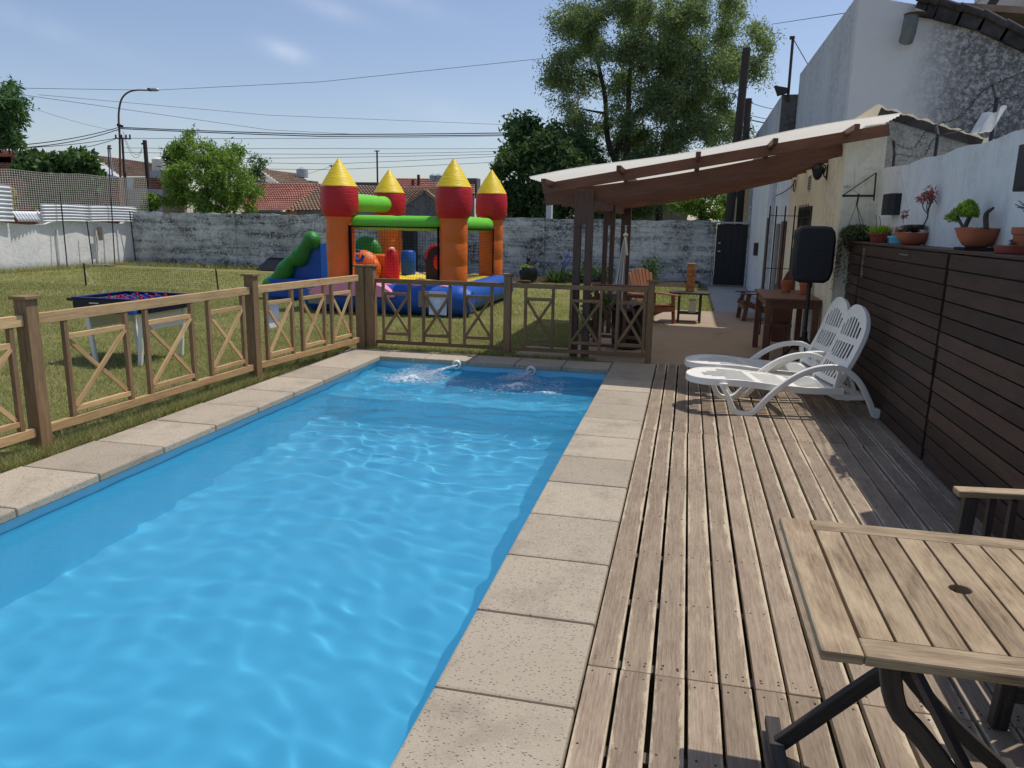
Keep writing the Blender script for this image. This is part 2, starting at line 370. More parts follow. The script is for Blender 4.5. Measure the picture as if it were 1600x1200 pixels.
def stucco(name, base, stain, amount=.5, scale=1.0, vertical=True, contrast=.1, rough=.9, bumpst=.5, bottom=None, fine=False, drip=None, course=False):
    k = N(name); o = k.co('Object'); sv = k.co('Object', (1.0, 1.0, .18) if vertical else (1, 1, 1))
    a = k.noise(sv, 2.2 * scale, 8, .75 if fine else .7, .3); b = k.noise(o, (16 if fine else 9) * scale, 8, .8); f = k.noise(o, 60, 3)
    m = k.math('MULTIPLY', k.ramp(a, [(.5 - contrast, 0.0), (.5 + contrast, 1.0)]), k.ramp(b, [(.42, 0.0), (.56, 1.0)]))
    if course:
        hz = k.noise(k.co('Object', (.35, .35, 4.5)), 1.3, 6, .75); m = k.math('ADD', k.math('MULTIPLY', m, .62), k.math('MULTIPLY', k.math('MULTIPLY', k.ramp(hz, [(.46, 0.0), (.58, 1.0)]), k.ramp(b, [(.36, 0.0), (.5, 1.0)])), .55), True)
    c = k.mix(k.math('MULTIPLY', m, amount), base, stain)
    c = k.mix(k.math('MULTIPLY', k.ramp(k.noise(o, .7, 4), [(.4, 0.0), (.65, 1.0)]), amount * .35), c, stain)
    if drip is not None:
        s = k.n('ShaderNodeSeparateXYZ'); k.l(o, s.inputs[0]); dn_ = k.noise(k.co('Object', (1, 1, .03)), 9, 5, .75)
        reach = k.math('ADD', k.math('MULTIPLY', k.math('SUBTRACT', s.outputs[2], drip), 1.1), k.math('MULTIPLY', k.noise(k.co('Object', (1, 1, .03)), 2.5, 3), 1.6))
        c = k.mix(k.math('MULTIPLY', k.math('MULTIPLY', k.ramp(dn_, [(.52, 0.0), (.78, 1.0)]), k.ramp(reach, [(.35, 0.0), (.95, 1.0)])), .55), c, mul(stain, .62))
        ck = k.ramp(k.vor(k.co('Object'), .9, 'DISTANCE_TO_EDGE'), [(.0, .5), (.006, 0.0)]); c = k.mix(k.math('MULTIPLY', ck, k.ramp(k.noise(o, 1.1, 2), [(.5, 0.0), (.56, 1.0)])), c, mul(stain, .6))
    if bottom is not None:
        s = k.n('ShaderNodeSeparateXYZ'); k.l(o, s.inputs[0])
        z = k.math('ADD', s.outputs[2], k.math('MULTIPLY', k.noise(o, 3, 5), .35))
        c = k.mix(k.ramp(z, [(.12, .8), (.42, 0.0)]), c, bottom)
    k.bump(k.math('ADD', b, k.math('MULTIPLY', f, .4)), bumpst, .02); return k.fin(c, rough, .15)
M['white_wall'] = stucco('white_painted_wall', rgb(240, 238, 232), rgb(166, 168, 170), .32, 1.0, True, .12, .9, .3, drip=2.2)
M['cream_wall'] = stucco('cream_wall', rgb(232, 226, 206), rgb(160, 154, 138), .45, .8, True, .1, .9, .25, drip=2.6)
M['left_wall'] = stucco('left_whitewash', rgb(244, 242, 236), rgb(186, 186, 182), .4, 1.2, False, .12, .95, 1.0, rgb(120, 122, 104))
M['back_wall'] = stucco('weathered_block_wall', rgb(226, 226, 222), rgb(64, 66, 66), .95, .8, False, .07, .95, .9, fine=True, course=True)

M['rough_corner'] = stucco('peeled_render', rgb(206, 202, 192), rgb(76, 72, 66), .9, 2.0, False, .18, .95, 1.0, fine=True)
M['grey_render'] = stucco('grey_side_render', rgb(216, 218, 220), rgb(146, 150, 154), .5, .8, True, .12, .9, .3, drip=5.4)
M['dark_render'] = stucco('dark_stained_render', rgb(120, 118, 116), rgb(56, 54, 54), .9, 1.2, True, .14)
M['house_white'] = stucco('far_white_render', rgb(200, 204, 208), rgb(150, 154, 158), .4)
M['house_grey'] = stucco('far_grey_render', rgb(150, 146, 138), rgb(110, 104, 96), .5)
M['house_orange'] = plain('far_orange_render', rgb(206, 140, 104), .9, .1)
M['house_ochre'] = stucco('far_ochre_render', rgb(176, 160, 132), rgb(120, 106, 88), .5)
def brick(name, c1, c2, mortar):
    k = N(name); sx = k.n('ShaderNodeSeparateXYZ'); k.l(k.co('Object'), sx.inputs[0]); cb = k.n('ShaderNodeCombineXYZ')
    k.l(k.math('ADD', sx.outputs[0], sx.outputs[1]), cb.inputs[0]); k.l(sx.outputs[2], cb.inputs[1])
    b = k.n('ShaderNodeTexBrick'); k.l(cb.outputs[0], b.inputs[0]); b.inputs['Scale'].default_value = 1.0
    b.inputs['Brick Width'].default_value = .3; b.inputs['Row Height'].default_value = .12; b.inputs['Mortar Size'].default_value = .015
    b.inputs['Color1'].default_value = c1; b.inputs['Color2'].default_value = c2; b.inputs['Mortar'].default_value = mortar
    return k.fin(b.outputs[0], .9, .1)
M['brick'] = brick('red_brick', rgb(150, 84, 66), rgb(120, 66, 54), rgb(150, 130, 118))
def tilemat(name, a, b):
    k = N(name); n = k.noise(k.co('Object', (1, 1, 1)), 3.0, 6, .75); f = k.noise(k.co('Object'), 1.0, 3)
    return k.fin(k.mix(.3, k.ramp(n, [(.38, b), (.62, a)]), k.ramp(f, [(.4, b), (.6, a)])), .85, .15)
M['tile_red'] = tilemat('red_roof_tiles', rgb(190, 142, 126), rgb(150, 100, 86)); M['tile_brown'] = tilemat('brown_roof_tiles', rgb(164, 140, 120), rgb(122, 100, 84))
M['tile_dark'] = tilemat('old_dark_tiles', rgb(86, 82, 82), rgb(48, 46, 48))

# water and pool shell
k = N('pool_shell'); n = k.noise(k.co('Object'), 1.3, 4, .6, .8)
M['pool_shell'] = k.fin(k.mix(n, rgb(124, 204, 232), rgb(152, 222, 244)), .4, .3)
k = N('pool_water'); o = k.co('Object')
n1 = k.noise(k.co('Object', (1.0, 2.3, 1)), 2.6, 5, .55, .8); n2 = k.noise(k.co('Object', (1, 2.0, 1)), 14, 4, .6, .6)
bmp = k.n('ShaderNodeBump'); bmp.inputs['Strength'].default_value = .35; bmp.inputs['Distance'].default_value = .05
k.l(k.math('ADD', n1, k.math('MULTIPLY', n2, .18)), bmp.inputs['Height'])
df = k.n('ShaderNodeBsdfDiffuse'); df.inputs[0].default_value = rgb(66, 172, 214)
gl = k.n('ShaderNodeBsdfRefraction'); gl.inputs['IOR'].default_value = 1.33; gl.inputs['Roughness'].default_value = 0.0; gl.inputs[0].default_value = (.78, .97, 1, 1)
g2 = k.n('ShaderNodeBsdfGlossy'); g2.inputs['Roughness'].default_value = 0.03; k.l(bmp.outputs[0], g2.inputs['Normal'])
fr = k.n('ShaderNodeFresnel'); fr.inputs[0].default_value = 1.33
m1 = k.n('ShaderNodeMixShader'); m1.inputs[0].default_value = .40; k.l(gl.outputs[0], m1.inputs[1]); k.l(df.outputs[0], m1.inputs[2])
m2 = k.n('ShaderNodeMixShader'); k.l(fr.outputs[0], m2.inputs[0]); k.l(m1.outputs[0], m2.inputs[1]); k.l(g2.outputs[0], m2.inputs[2])
k.l(m2.outputs[0], k.out.inputs['Surface']); M['water'] = k.m
k = N('white_foam'); k.b.inputs['Transmission Weight'].default_value = .3; M['foam'] = k.fin(rgb(236, 244, 250), .2, .5)

# coping stone with small pits
k = N('coping_stone'); o = k.co('Object'); n = k.noise(o, 2.0, 5, .6); f = k.noise(o, 120, 3, .7)
pit = k.ramp(k.vor(k.co('Object', (1, 2.6, 1)), 42), [(.14, 1.0), (.24, 0.0)]); gate = k.ramp(k.noise(o, 22, 2), [(.36, 0.0), (.44, 1.0)])
pm = k.math('MULTIPLY', pit, gate)
c = k.mix(n, rgb(158, 146, 126), rgb(182, 170, 150)); c = k.mix(.25, c, k.ramp(f, [(.3, rgb(120, 106, 90)), (.7, rgb(206, 192, 168))]))
v = k.math('ADD', k.math('MULTIPLY', k.rnd(), .22), .89); c = k.mix(1.0, c, v, 'MULTIPLY')
c = k.mix(k.math('MULTIPLY', pm, .85), c, rgb(62, 54, 46)); c = k.mix(k.ramp(k.noise(o, 2.3, 6, .7), [(.5, 0.0), (.72, .55)]), c, rgb(116, 104, 92))
k.bump(k.math('SUBTRACT', k.math('MULTIPLY', f, .3), pm), .6, .004); M['coping'] = k.fin(c, .85, .2)
k = N('joint_mortar'); M['mortar'] = k.fin(rgb(96, 84, 70), .95, .1)
# patio concrete
k = N('patio_concrete'); o = k.co('Object'); n = k.noise(o, 1.4, 6, .6, .5); f = k.noise(o, 40, 4, .7); st = k.noise(k.co('Object', (1, 2.2, 1)), 2.0, 6, .65, .6)
c = k.mix(n, rgb(148, 128, 108), rgb(176, 156, 132)); c = k.mix(.2, c, k.ramp(f, [(.3, rgb(110, 96, 80)), (.7, rgb(190, 172, 150))]))
c = k.mix(k.ramp(st, [(.60, 0.0), (.68, .55)]), c, rgb(78, 68, 58)); k.bump(f, .3, .01); M['concrete'] = k.fin(c, .8, .25)
k = N('grey_path'); o = k.co('Object'); n = k.noise(o, 1.4, 6, .6, .5)
M['path'] = k.fin(k.mix(n, rgb(150, 148, 144), rgb(176, 172, 166)), .9, .15)
# lawn soil/grass base
k = N('lawn_base'); o = k.co('Object'); n = k.noise(o, .55, 5, .65, .4); f = k.noise(o, 30, 5, .75); g = k.noise(o, 3.5, 5, .7)
c = k.mix(k.ramp(n, [(.40, 0.0), (.62, 1.0)]), rgb(108, 118, 58), rgb(154, 144, 96)); c = k.mix(k.ramp(g, [(.45, 0.0), (.7, .6)]), c, rgb(150, 138, 92))
c = k.mix(.5, c, k.ramp(f, [(.35, rgb(60, 72, 34)), (.65, rgb(156, 152, 92))])); k.bump(f, .9, .03); M['lawn'] = k.fin(c, .95, .1)
M['earth'] = plain('garden_earth', rgb(70, 60, 48), .95, .1, var=.35, scale=12, bumps=.5)
M['far_ground'] = plain('far_ground', rgb(104, 104, 84), .95, .1, var=.2, scale=.3)

def leafmat(name, a, b, trans=.35, rough=.55):
    k = N(name); c = k.mix(k.rnd(), a, b)
    k.l(c, k.b.inputs['Base Color']); k.b.inputs['Roughness'].default_value = rough; k.b.inputs['Specular IOR Level'].default_value = .3
    t = k.n('ShaderNodeBsdfTranslucent'); k.l(k.mix(1.0, c, (1.25, 1.35, .6, 1), 'MULTIPLY'), t.inputs[0])
    m = k.n('ShaderNodeMixShader'); m.inputs[0].default_value = trans; k.l(k.b.outputs[0], m.inputs[1]); k.l(t.outputs[0], m.inputs[2])
    k.l(m.outputs[0], k.out.inputs['Surface']); return k.m
M['leaf_tree'] = leafmat('tree_leaf', rgb(90, 108, 80), rgb(152, 166, 122), .45)
M['leaf_dark'] = leafmat('dark_leaf', rgb(56, 78, 50), rgb(100, 124, 74), .35)
M['leaf_fig'] = leafmat('fig_leaf', rgb(48, 74, 44), rgb(96, 124, 72), .3)
M['leaf_bamboo'] = leafmat('bamboo_leaf', rgb(74, 108, 44), rgb(150, 176, 84), .4)
M['leaf_left'] = leafmat('left_tree_leaf', rgb(56, 88, 56), rgb(104, 134, 84), .35)
M['blade'] = leafmat('grass_blade', rgb(98, 112, 62), rgb(188, 178, 132), .35, .7)
M['succ'] = leafmat('succulent_green', rgb(110, 150, 56), rgb(160, 190, 84), .15, .4)
M['succ_red'] = leafmat('succulent_red', rgb(120, 60, 60), rgb(176, 100, 90), .15, .5)
M['succ_dark'] = leafmat('succulent_grey', rgb(84, 84, 76), rgb(138, 126, 112), .1, .6)
M['succ_lime'] = leafmat('lime_grass_leaf', rgb(120, 150, 40), rgb(170, 190, 70), .3, .5)
M['succ_pink'] = leafmat('pink_orange_leaf', rgb(200, 110, 90), rgb(226, 150, 120), .2, .5)
M['trail'] = leafmat('trailing_leaf', rgb(52, 66, 42), rgb(110, 124, 84), .2, .5)
M['agap'] = leafmat('blue_flower', rgb(90, 90, 170), rgb(130, 120, 200), .2, .5)
M['bark'] = plain('bark', rgb(84, 74, 64), .9, .15, var=.35, scale=8, bumps=.6, bscale=14)
# translucent roofing sheet
k = N('white_roof_sheet'); d = k.n('ShaderNodeBsdfDiffuse'); d.inputs[0].default_value = rgb(240, 234, 220)
t = k.n('ShaderNodeBsdfTranslucent'); t.inputs[0].default_value = rgb(250, 244, 228)
m = k.n('ShaderNodeMixShader'); m.inputs[0].default_value = .5; k.l(d.outputs[0], m.inputs[1]); k.l(t.outputs[0], m.inputs[2]); k.l(m.outputs[0], k.out.inputs['Surface']); M['sheet'] = k.m

# ================================================================ SETTING
# ground sheet with the pool cut out
gm = MB(); X0, X1, Y0, Y1 = -3.68, -.70, -1.6, 8.52
for a, b, c_, d_ in ((-300, 300, Y1, 500), (-300, 300, -60, Y0), (-300, X0, Y0, Y1), (X1, 300, Y0, Y1)):
    gm.add([(a, c_, -.16), (b, c_, -.16), (b, d_, -.16), (a, d_, -.16)], [[0, 1, 2, 3]])
structure(gm.build('ground', M['far_ground']))
# lawn
lm = MB()
lm.grid(lambda u, v: (-19.15 + u * 14.95, -1.6 + v * 10.5, -.03), 2, 2)
lm.grid(lambda u, v: (-19.15 + u * 17.35, 8.9 + v * 14.3, -.03 + 0), 2, 2)
lm.grid(lambda u, v: (-1.8 + u * 2.4, 15.3 + v * 7.0, -.03), 2, 2)
lm.grid(lambda u, v: (-1.8 + u * 1.3, 12.4 + v * 2.9, -.03), 2, 2)
structure(lm.build('lawn', M['lawn']))
# patio and path
pm_ = MB(); pm_.box((-2.05, 9.10, -.12), (-1.4, 9.95, -.024)); pm_.box((-1.399, 9.08, -.12), (1.62, 12.4, -.022)); pm_.box((-.5, 12.4, -.12), (1.62, 15.3, -.022)); structure(pm_.build('patio', M['concrete']))
pm_ = MB(); pm_.box((.6, 15.3, -.12), (1.62, 21.9, -.018)); structure(pm_.build('path', M['path']))
# pool shell
ps = MB(); a, b, c_, d_ = -3.60, -.755, -1.5, 8.47; zt = -.035; zf = -1.15; zs = -.42; ys = 7.15
ps.add([(a, c_, zf), (b, c_, zf), (b, ys, zf), (a, ys, zf)], [[0, 1, 2, 3]])
ps.add([(a, ys, zs), (b, ys, zs), (b, d_, zs), (a, d_, zs)], [[0, 1, 2, 3]])
ps.add([(a, ys, zf), (b, ys, zf), (b, ys, zs), (a, ys, zs)], [[0, 1, 2, 3]])
ps.add([(a, d_, zs), (b, d_, zs), (b, d_, zt), (a, d_, zt)], [[0, 1, 2, 3]])
ps.add([(a, c_, zf), (a, c_, zt), (b, c_, zt), (b, c_, zf)], [[0, 1, 2, 3]])
for x in (a, b):
    ps.add([(x, c_, zf), (x, ys, zf), (x, ys, zt), (x, c_, zt)], [[0, 1, 2, 3]]); ps.add([(x, ys, zs), (x, d_, zs), (x, d_, zt), (x, ys, zt)], [[0, 1, 2, 3]])
po = structure(ps.build('pool_basin', M['pool_shell'])); po.cycles.is_caustics_receiver = True
sl.cycles.is_caustics_light = True
WV = []
_r = np.random.default_rng(5)
for lam, amp, n in ((1.1, .0022, 5), (.6, .0022, 7), (.34, .0018, 11), (.2, .0010, 11)):
    for _ in range(n): th = _r.normal(PI / 2, 1.0); kk = 2 * PI / (lam * _r.uniform(.75, 1.3)); WV.append((kk * math.cos(th), kk * math.sin(th), _r.uniform(0, 6.28), amp * _r.uniform(.5, 1.2)))
def wzA(x, y):
    s = np.zeros_like(x)
    gx = x + .08 * np.sin(1.7 * y) ; gy = y + .10 * np.sin(2.3 * x + .8 * y)
    for a_, b_, p_, m_ in WV: s = s + m_ * np.sin(a_ * gx + b_ * gy + p_)
    near = np.clip((y - 5.4) / 2.4, 0, 1)
    s = s * (.30 + 1.0 * near)
    for (cx, cy, am) in ((-2.9, 7.75, .010), (-1.8, 7.95, .009)):
        r_ = np.hypot((x - cx) * .8, y - cy); s = s + am * np.sin(30 * r_ + 2 * np.sin(3 * np.arctan2(y - cy, x - cx))) * np.exp(-1.9 * r_)
    return s - .128
def wz(x, y): return float(wzA(np.array([x]), np.array([y]))[0])
nu, nv = 150, 520
gx_, gy_ = np.meshgrid(a + .003 + np.linspace(0, 1, nu + 1) * (b - a - .006), c_ + np.linspace(0, 1, nv + 1) * (d_ - c_ - .003)); gz_ = wzA(gx_, gy_)
wm = MB(); wm.grid(lambda u, v: (gx_[round(v * nv), round(u * nu)], gy_[round(v * nv), round(u * nu)], gz_[round(v * nv), round(u * nu)]), nu, nv)
wo = structure(wm.build('pool_water', M['water'], smooth=80)); wo.cycles.is_caustics_caster = True
# coping
cp = MB()
def tile(x0, y0, x1, y1): cp.box((x0, y0, -.06), (x1, y1, 0 + random.uniform(-.0015, .0015)))
y = 2.27 - .5645 * 7
while y < 8.3:
    y2 = min(y + .5645, 8.47)
    tile(-.775, y + .003, -.272, y2 - .003); y += .5645
    if y > 8.3: break
tile(-.775, 8.44, -.272, 8.98)
y = -1.7
while y < 8.4:
    y2 = min(y + .62, 8.47); 
    if 8.47 - y2 < .3: y2 = 8.47
    xl = -4.20 + .009 * y * 2; cp.box((xl, y + .003, -.06), (-3.55, y2 - .003, random.uniform(-.0015, .0015))); y = y2
x = -4.12
while x < -.78:
    x2 = min(x + .56, -.78); cp.box((x + .003, 8.45, -.06), (x2 - .003, 8.9, random.uniform(-.0015, .0015))); x = x2
structure(cp.build('coping', M['coping'], bevel=.012))
mo = MB(); mo.box((-.745, -1.6, -.09), (-.275, 8.96, -.005)); mo.box((-4.1, -1.6, -.09), (-3.61, 8.88, -.005)); mo.box((-3.60, 8.482, -.09), (-.75, 8.88, -.005))
structure(mo.build('coping_bed', M['mortar']))
# deck boards
dk = MB(); x = -.262; nb = 0; deckx = []
while x < 1.70:
    wv = .105 + random.uniform(-.004, .004); seg = [-1.5, 2.54, 5.96, 9.06]
    for i in range(3):
        o1 = 0 if i != 2 else .005; jig = random.uniform(-.006, .006)
        dk.bar((x + wv / 2 + o1, seg[i] + .003, -.018 + random.uniform(-.002, .0015)), (x + wv / 2 + o1 + jig * .5, seg[i + 1] - .003, -.018 + random.uniform(-.002, .0015)), wv, .03)
    deckx.append((x, wv)); x += wv + random.uniform(.011, .018); nb += 1
structure(dk.build('pool_deck', M['deck'], bevel=.003))
sw_ = MB()
for bx_, ww_ in deckx:
    for y in list(np.arange(-1.4, 9.0, .5)) + [2.50, 2.58, 5.92, 6.0]:
        for e in (.22, .78):
            if random.random() < .85: sw_.lathe([(.0042, -.004), (.0042, .0006), (.002, .0009)], 7, (bx_ + ww_ * e + random.uniform(-.004, .004), y + random.uniform(-.008, .008), -.0022))
structure(sw_.build('deck_screws', M['dark_pole'], smooth=40))
jb = MB()
for y in np.arange(-1.4, 9.0, .5): jb.box((-.26, y, -.12), (1.72, y + .05, -.036))
structure(jb.build('deck_joists', M['deck_dark']))
# garden bed at foot of back wall
eb = MB(); eb.grid(lambda u, v: (-12 + u * 12.4, 21.2 + v * .9, -.02 + .12 * math.sin(PI * v) * (1 + .3 * math.sin(40 * u))), 60, 6)
structure(eb.build('garden_bed', M['earth'], smooth=60))

# ---------------------------------------------------------------- grass blades
def blades(n, xr, yr, h, wd, z=-.03, keep=None):
    x = RNG.uniform(*xr, n); y = RNG.uniform(*yr, n)
    if keep is not None: q = keep(x, y); x = x[q]; y = y[q]; n = len(x)
    a = RNG.uniform(0, 2 * PI, n); hh = h * RNG.uniform(.5, 1.3, n); le = RNG.normal(0, .6, (n, 2)) * hh[:, None]
    V = np.zeros((n, 3, 3)); V[:, 0] = np.stack([x - np.cos(a) * wd, y - np.sin(a) * wd, np.full(n, z)], 1)
    V[:, 1] = np.stack([x + np.cos(a) * wd, y + np.sin(a) * wd, np.full(n, z)], 1); V[:, 2] = np.stack([x + le[:, 0], y + le[:, 1], z + hh], 1); return V
def kp(x, y):
    n = np.sin(x * 1.3 + 2 * np.sin(y * .7)) * np.cos(y * 1.1 + 1.5 * np.sin(x * .9)); return RNG.random(len(x)) < .62 + .3 * n
V = np.concatenate([
    blades(26000, (-4.42, -4.16), (2.2, 8.95), .075, .0028), blades(60000, (-7.5, -4.4), (4.2, 9.2), .04, .003, keep=kp),
    blades(26000, (-4.3, -2.05), (8.9, 12), .038, .003, keep=kp), blades(9000, (-2.05, -1.4), (9.97, 12.4), .04, .0035), blades(5000, (-3.9, -1.0), (8.88, 9.08), .07, .003),
    blades(90000, (-11, -1.4), (10.0, 15.5), .032, .0042, keep=kp), blades(45000, (-18.8, -1.8), (13, 21.2), .045, .008, keep=kp),
    blades(90000, (-14, -7.5), (4.5, 13), .04, .0045, keep=kp), blades(50000, (-19, -11), (9.5, 15.5), .045, .006, keep=kp), blades(30000, (-11, -4.25), (8.95, 10.2), .036, .0035, keep=kp), blades(6000, (-19, -14), (5, 9.5), .05, .007), blades(8000, (-1.8, -.5), (12.4, 15.3), .045, .005), blades(12000, (-1.8, .6), (15.3, 21), .045, .007),
    blades(3000, (-18.9, -12), (22.2, 23), .15, .01), blades(2500, (-19.1, -18.6), (14, 22.5), .15, .008)])
g = quads_obj('grass', V, M['blade']); tag(g, kind='stuff')
tag(g, 'short sun bleached grass growing over the whole lawn', 'grass')
dv = RNG.uniform(0, 1, (500, 2)); yy_ = 21.3 + dv[:, 1] * .7

# ================================================================ POOL NOZZLES AND SPLASH
for (px, py, lab) in ((714, 570, 'left round nozzle in the far pool wall, shooting a long slanted spray'), (830, 579, 'right round nozzle in the far pool wall, churning the water below it')):
    p = at(px, py, 8.455); t = thing('pool_nozzle', lab, 'nozzle', p, 'return nozzles in the far pool wall')
    q = MB(); n = 24; pr = [(.028, 0), (.052, 0), (.056, -.008), (.052, -.02), (.03, -.024), (.022, -.012)]
    for i in range(len(pr)):
        pass
    def ring(mb, prof, c):
        vs = []; 
        for (ra, dy) in prof:
            for kk in range(n): an = 2 * PI * kk / n; vs.append((c[0] + ra * math.cos(an), c[1] + dy, c[2] + ra * math.sin(an)))
        fs = [[i * n + kk, i * n + (kk + 1) % n, (i + 1) * n + (kk + 1) % n, (i + 1) * n + kk] for i in range(len(prof) - 1) for kk in range(n)]
        mb.add(vs, fs + [[(len(prof) - 1) * n + kk for kk in range(n)]])
    ring(q, [(.058, .012), (.058, -.006), (.05, -.02), (.03, -.022), (.03, -.004)], p); q.build('flange', M['white_plastic'], t, smooth=30)
    q = MB(); ring(q, [(.03, -.004), (.022, -.016), (.010, -.014), (.008, .0), (.001, 0)], p); q.build('jet_eye', M['grey_metal'], t, smooth=30)
def spray(name, lab, p0, p1, arc, n, spread, land, nl):
    q = MB(); p0 = Vector(p0); p1 = Vector(p1)
    pts = []; 
    for i in range(9):
        u = i / 8; c = p0.lerp(p1, u); c.z += arc * math.sin(PI * min(1, u * 1.0)) * .5; pts.append(c + Vector((random.gauss(0, .004), 0, random.gauss(0, .004))))
    q.tube(pts, [.011 + .006 * u for u in range(9)] if False else [.010, .011, .012, .014, .013, .015, .014, .016, .012], 7)
    for i in range(n):
        u = random.random() ** .6; c = p0.lerp(p1, u); c.z += arc * math.sin(PI * u) * .5; s_ = .006 + spread * u * u
        c += Vector((random.gauss(0, s_), random.gauss(0, s_), abs(random.gauss(0, s_ * .7)))); q.ico(c, random.uniform(.002, .006), 3)
    for i in range(nl):
        c = p1 + Vector((random.gauss(0, land[0]), random.gauss(0, land[1]), 0)); c.z = -.125 + abs(random.gauss(0, land[2])) * math.exp(-((c.x - p1.x) / land[0]) ** 2 * .5)
        flat_ = c.z < -.11; q.ico(c, random.uniform(.0018, .0055), 3, (1.8, 1.2, .35) if flat_ else (1, 1, 1))
    tag(q.build(name, M['foam'], smooth=True), lab, 'water spray', kind='stuff')
spray('water_spray', 'long white spray slanting left from the left nozzle into the pool', at(713, 571, 8.42), atg(655, 592, -.12), .03, 700, .035, (.20, .13, .07), 2600)
spray('water_spray', 'short low splash of white foam just below the right nozzle', at(829, 580, 8.42), atg(812, 593, -.12), .01, 260, .03, (.13, .07, .055), 1100)
k = N('foam_film'); uv = k.co('UV'); s_ = k.n('ShaderNodeSeparateXYZ'); k.l(uv, s_.inputs[0])
rad_ = k.math('SQRT', k.math('ADD', k.math('POWER', k.math('SUBTRACT', s_.outputs[0], .5), 2.0), k.math('POWER', k.math('SUBTRACT', s_.outputs[1], .5), 2.0)))
nz_ = k.noise(uv, 16, 8, .8, .6); al = k.ramp(k.math('SUBTRACT', k.math('ADD', nz_, .0), k.math('MULTIPLY', rad_, .85)), [(.30, 0.0), (.44, .92)])
k.l(al, k.b.inputs['Alpha']); k.bump(nz_, .6, .02); M['foam_film'] = k.fin(rgb(232, 242, 248), .5, .3)
for (cx, cy, rx, ry, lab) in ((-2.92, 7.76, .50, .34, 'lacy sheet of white foam where the left jet lands'), (-1.72, 7.78, .40, .30, 'lacy sheet of white foam below the right nozzle'), (-1.35, 7.6, .35, .2, 'thin trail of foam drifting right of the right nozzle')):
    q = MB(); m_ = 26; vs = []; fs = []; uv_ = []
    for j_ in range(m_ + 1):
        for i_ in range(m_ + 1):
            x = cx + (i_ / m_ - .5) * 2 * rx; y = cy + (j_ / m_ - .5) * 2 * ry; e = math.exp(-(((x - cx) / rx * 2.2) ** 2 + ((y - cy) / ry * 2.2) ** 2)); vs.append((x, y, wz(x, y) + .004 + .03 * e * (rx > .36)))
    for j_ in range(m_):
        for i_ in range(m_): fs.append([j_ * (m_ + 1) + i_, j_ * (m_ + 1) + i_ + 1, (j_ + 1) * (m_ + 1) + i_ + 1, (j_ + 1) * (m_ + 1) + i_]); uv_.append([((f % (m_ + 1)) / m_, (f // (m_ + 1)) / m_) for f in fs[-1]])
    q.add(vs, fs, uv_); tag(q.build('foam_sheet', M['foam_film'], smooth=True), lab, 'foam', kind='stuff')
fm = MB()
for i in range(260):
    c = atg(random.uniform(730, 880), random.gauss(604, 6), -.122); fm.ico(c, random.uniform(.003, .008), 3, (2.4, 1.0, .3))
for i in range(260):
    c = (random.uniform(-3.5, -.85), random.uniform(6.3, 8.1), 0); c = (c[0], c[1], wz(c[0], c[1]) + .001); fm.ico(c, random.uniform(.0015, .0045), 3, (2, 1, .4))
tag(fm.build('foam', M['foam'], smooth=True), 'loose flecks of white foam drifting on the far end of the pool', 'foam', kind='stuff')

# ================================================================ WOODEN FENCES WITH CROSSED PANELS
def fence_segment(root, a, b, panels, mat, pmat, zt=.90, zb=.12, rail=(.045, .075), up=.036, side=(0, 0, 0), inner=(.745, .205)):
    """a,b = 2D ends. panels: list of (t0,t1) in metres along a->b"""
    a = Vector((*a, 0)); b = Vector((*b, 0)); d = (b - a).normalized(); L = (b - a).length
    q = MB(); q.bar(a + Vector((0, 0, zt)), b + Vector((0, 0, zt + .0)), rail[0], rail[1]); q.build('top_rail', mat, root, bevel=.003)
    q = MB(); q.bar(a + Vector((0, 0, zb)), b + Vector((0, 0, zb)), rail[0], rail[1] * .85); q.build('bottom_rail', mat, root, bevel=.003)
    z0 = zb + rail[1] * .425 + .001; z1 = zt - rail[1] / 2 - .001
    for (t0, t1) in panels:
        for t in (t0, t1):
            if 0 < t < L:
                q = MB(); p = a + d * t; q.bar(p + Vector((0, 0, z0)), p + Vector((0, 0, z1)), up, up, (d.x, d.y, 0)); q.build('baluster', pmat, root, bevel=.002)
        s0 = max(t0, 0) + up / 2; s1 = min(t1, L) - up / 2
        if s1 - s0 < .05: continue
        q = MB()
        for z in inner: q.bar(a + d * s0 + Vector((0, 0, z)), a + d * s1 + Vector((0, 0, z)), .032, .038)
        q.each('cross_rail', mat, root, bevel=.002)
        nrm = Vector((-d.y, d.x, 0)); i0, i1 = inner
        for sg, (za, zb_) in ((.010, (i0 - .02, i1 + .02)), (-.010, (i1 + .02, i0 - .02))):
            q = MB(); q.bar(a + d * (s0 + .002) + nrm * sg + Vector((0, 0, za)), a + d * (s1 - .002) + nrm * sg + Vector((0, 0, zb_)), .018, .032); q.build('diagonal_brace', mat, root)
def fpost(root, x, y, s, h, mat, cap=True, z0=-.05, sy=None):
    sy = sy or s; q = MB(); q.box((x - s / 2, y - sy / 2, z0), (x + s / 2, y + sy / 2, h)); o = q.build('post', mat, root, bevel=.004)
    if cap: q = MB(); q.box((x - s / 2 - .018, y - sy / 2 - .018, h + .001), (x + s / 2 + .018, y + sy / 2 + .018, h + .024)); q.build('post_cap', mat, o, bevel=.003)
rt = thing('wooden_fence', 'long sunlit pine fence with crossed panels running along the left edge of the pool', 'fence', (-4.3, 5, 0))
FP = [(-4.42, 1.7), (-4.35, 4.26), (-4.24, 6.84), (-4.0, 8.86)]
for i, (x, y) in enumerate(FP[:3]): fpost(rt, x, y, .10, 1.04, M['pine_dark'])
pan = [(.24, .82), (1.04, 1.60), (1.84, 2.36)]; pan2 = [(.16, .60), (.78, 1.22), (1.38, 1.80)]
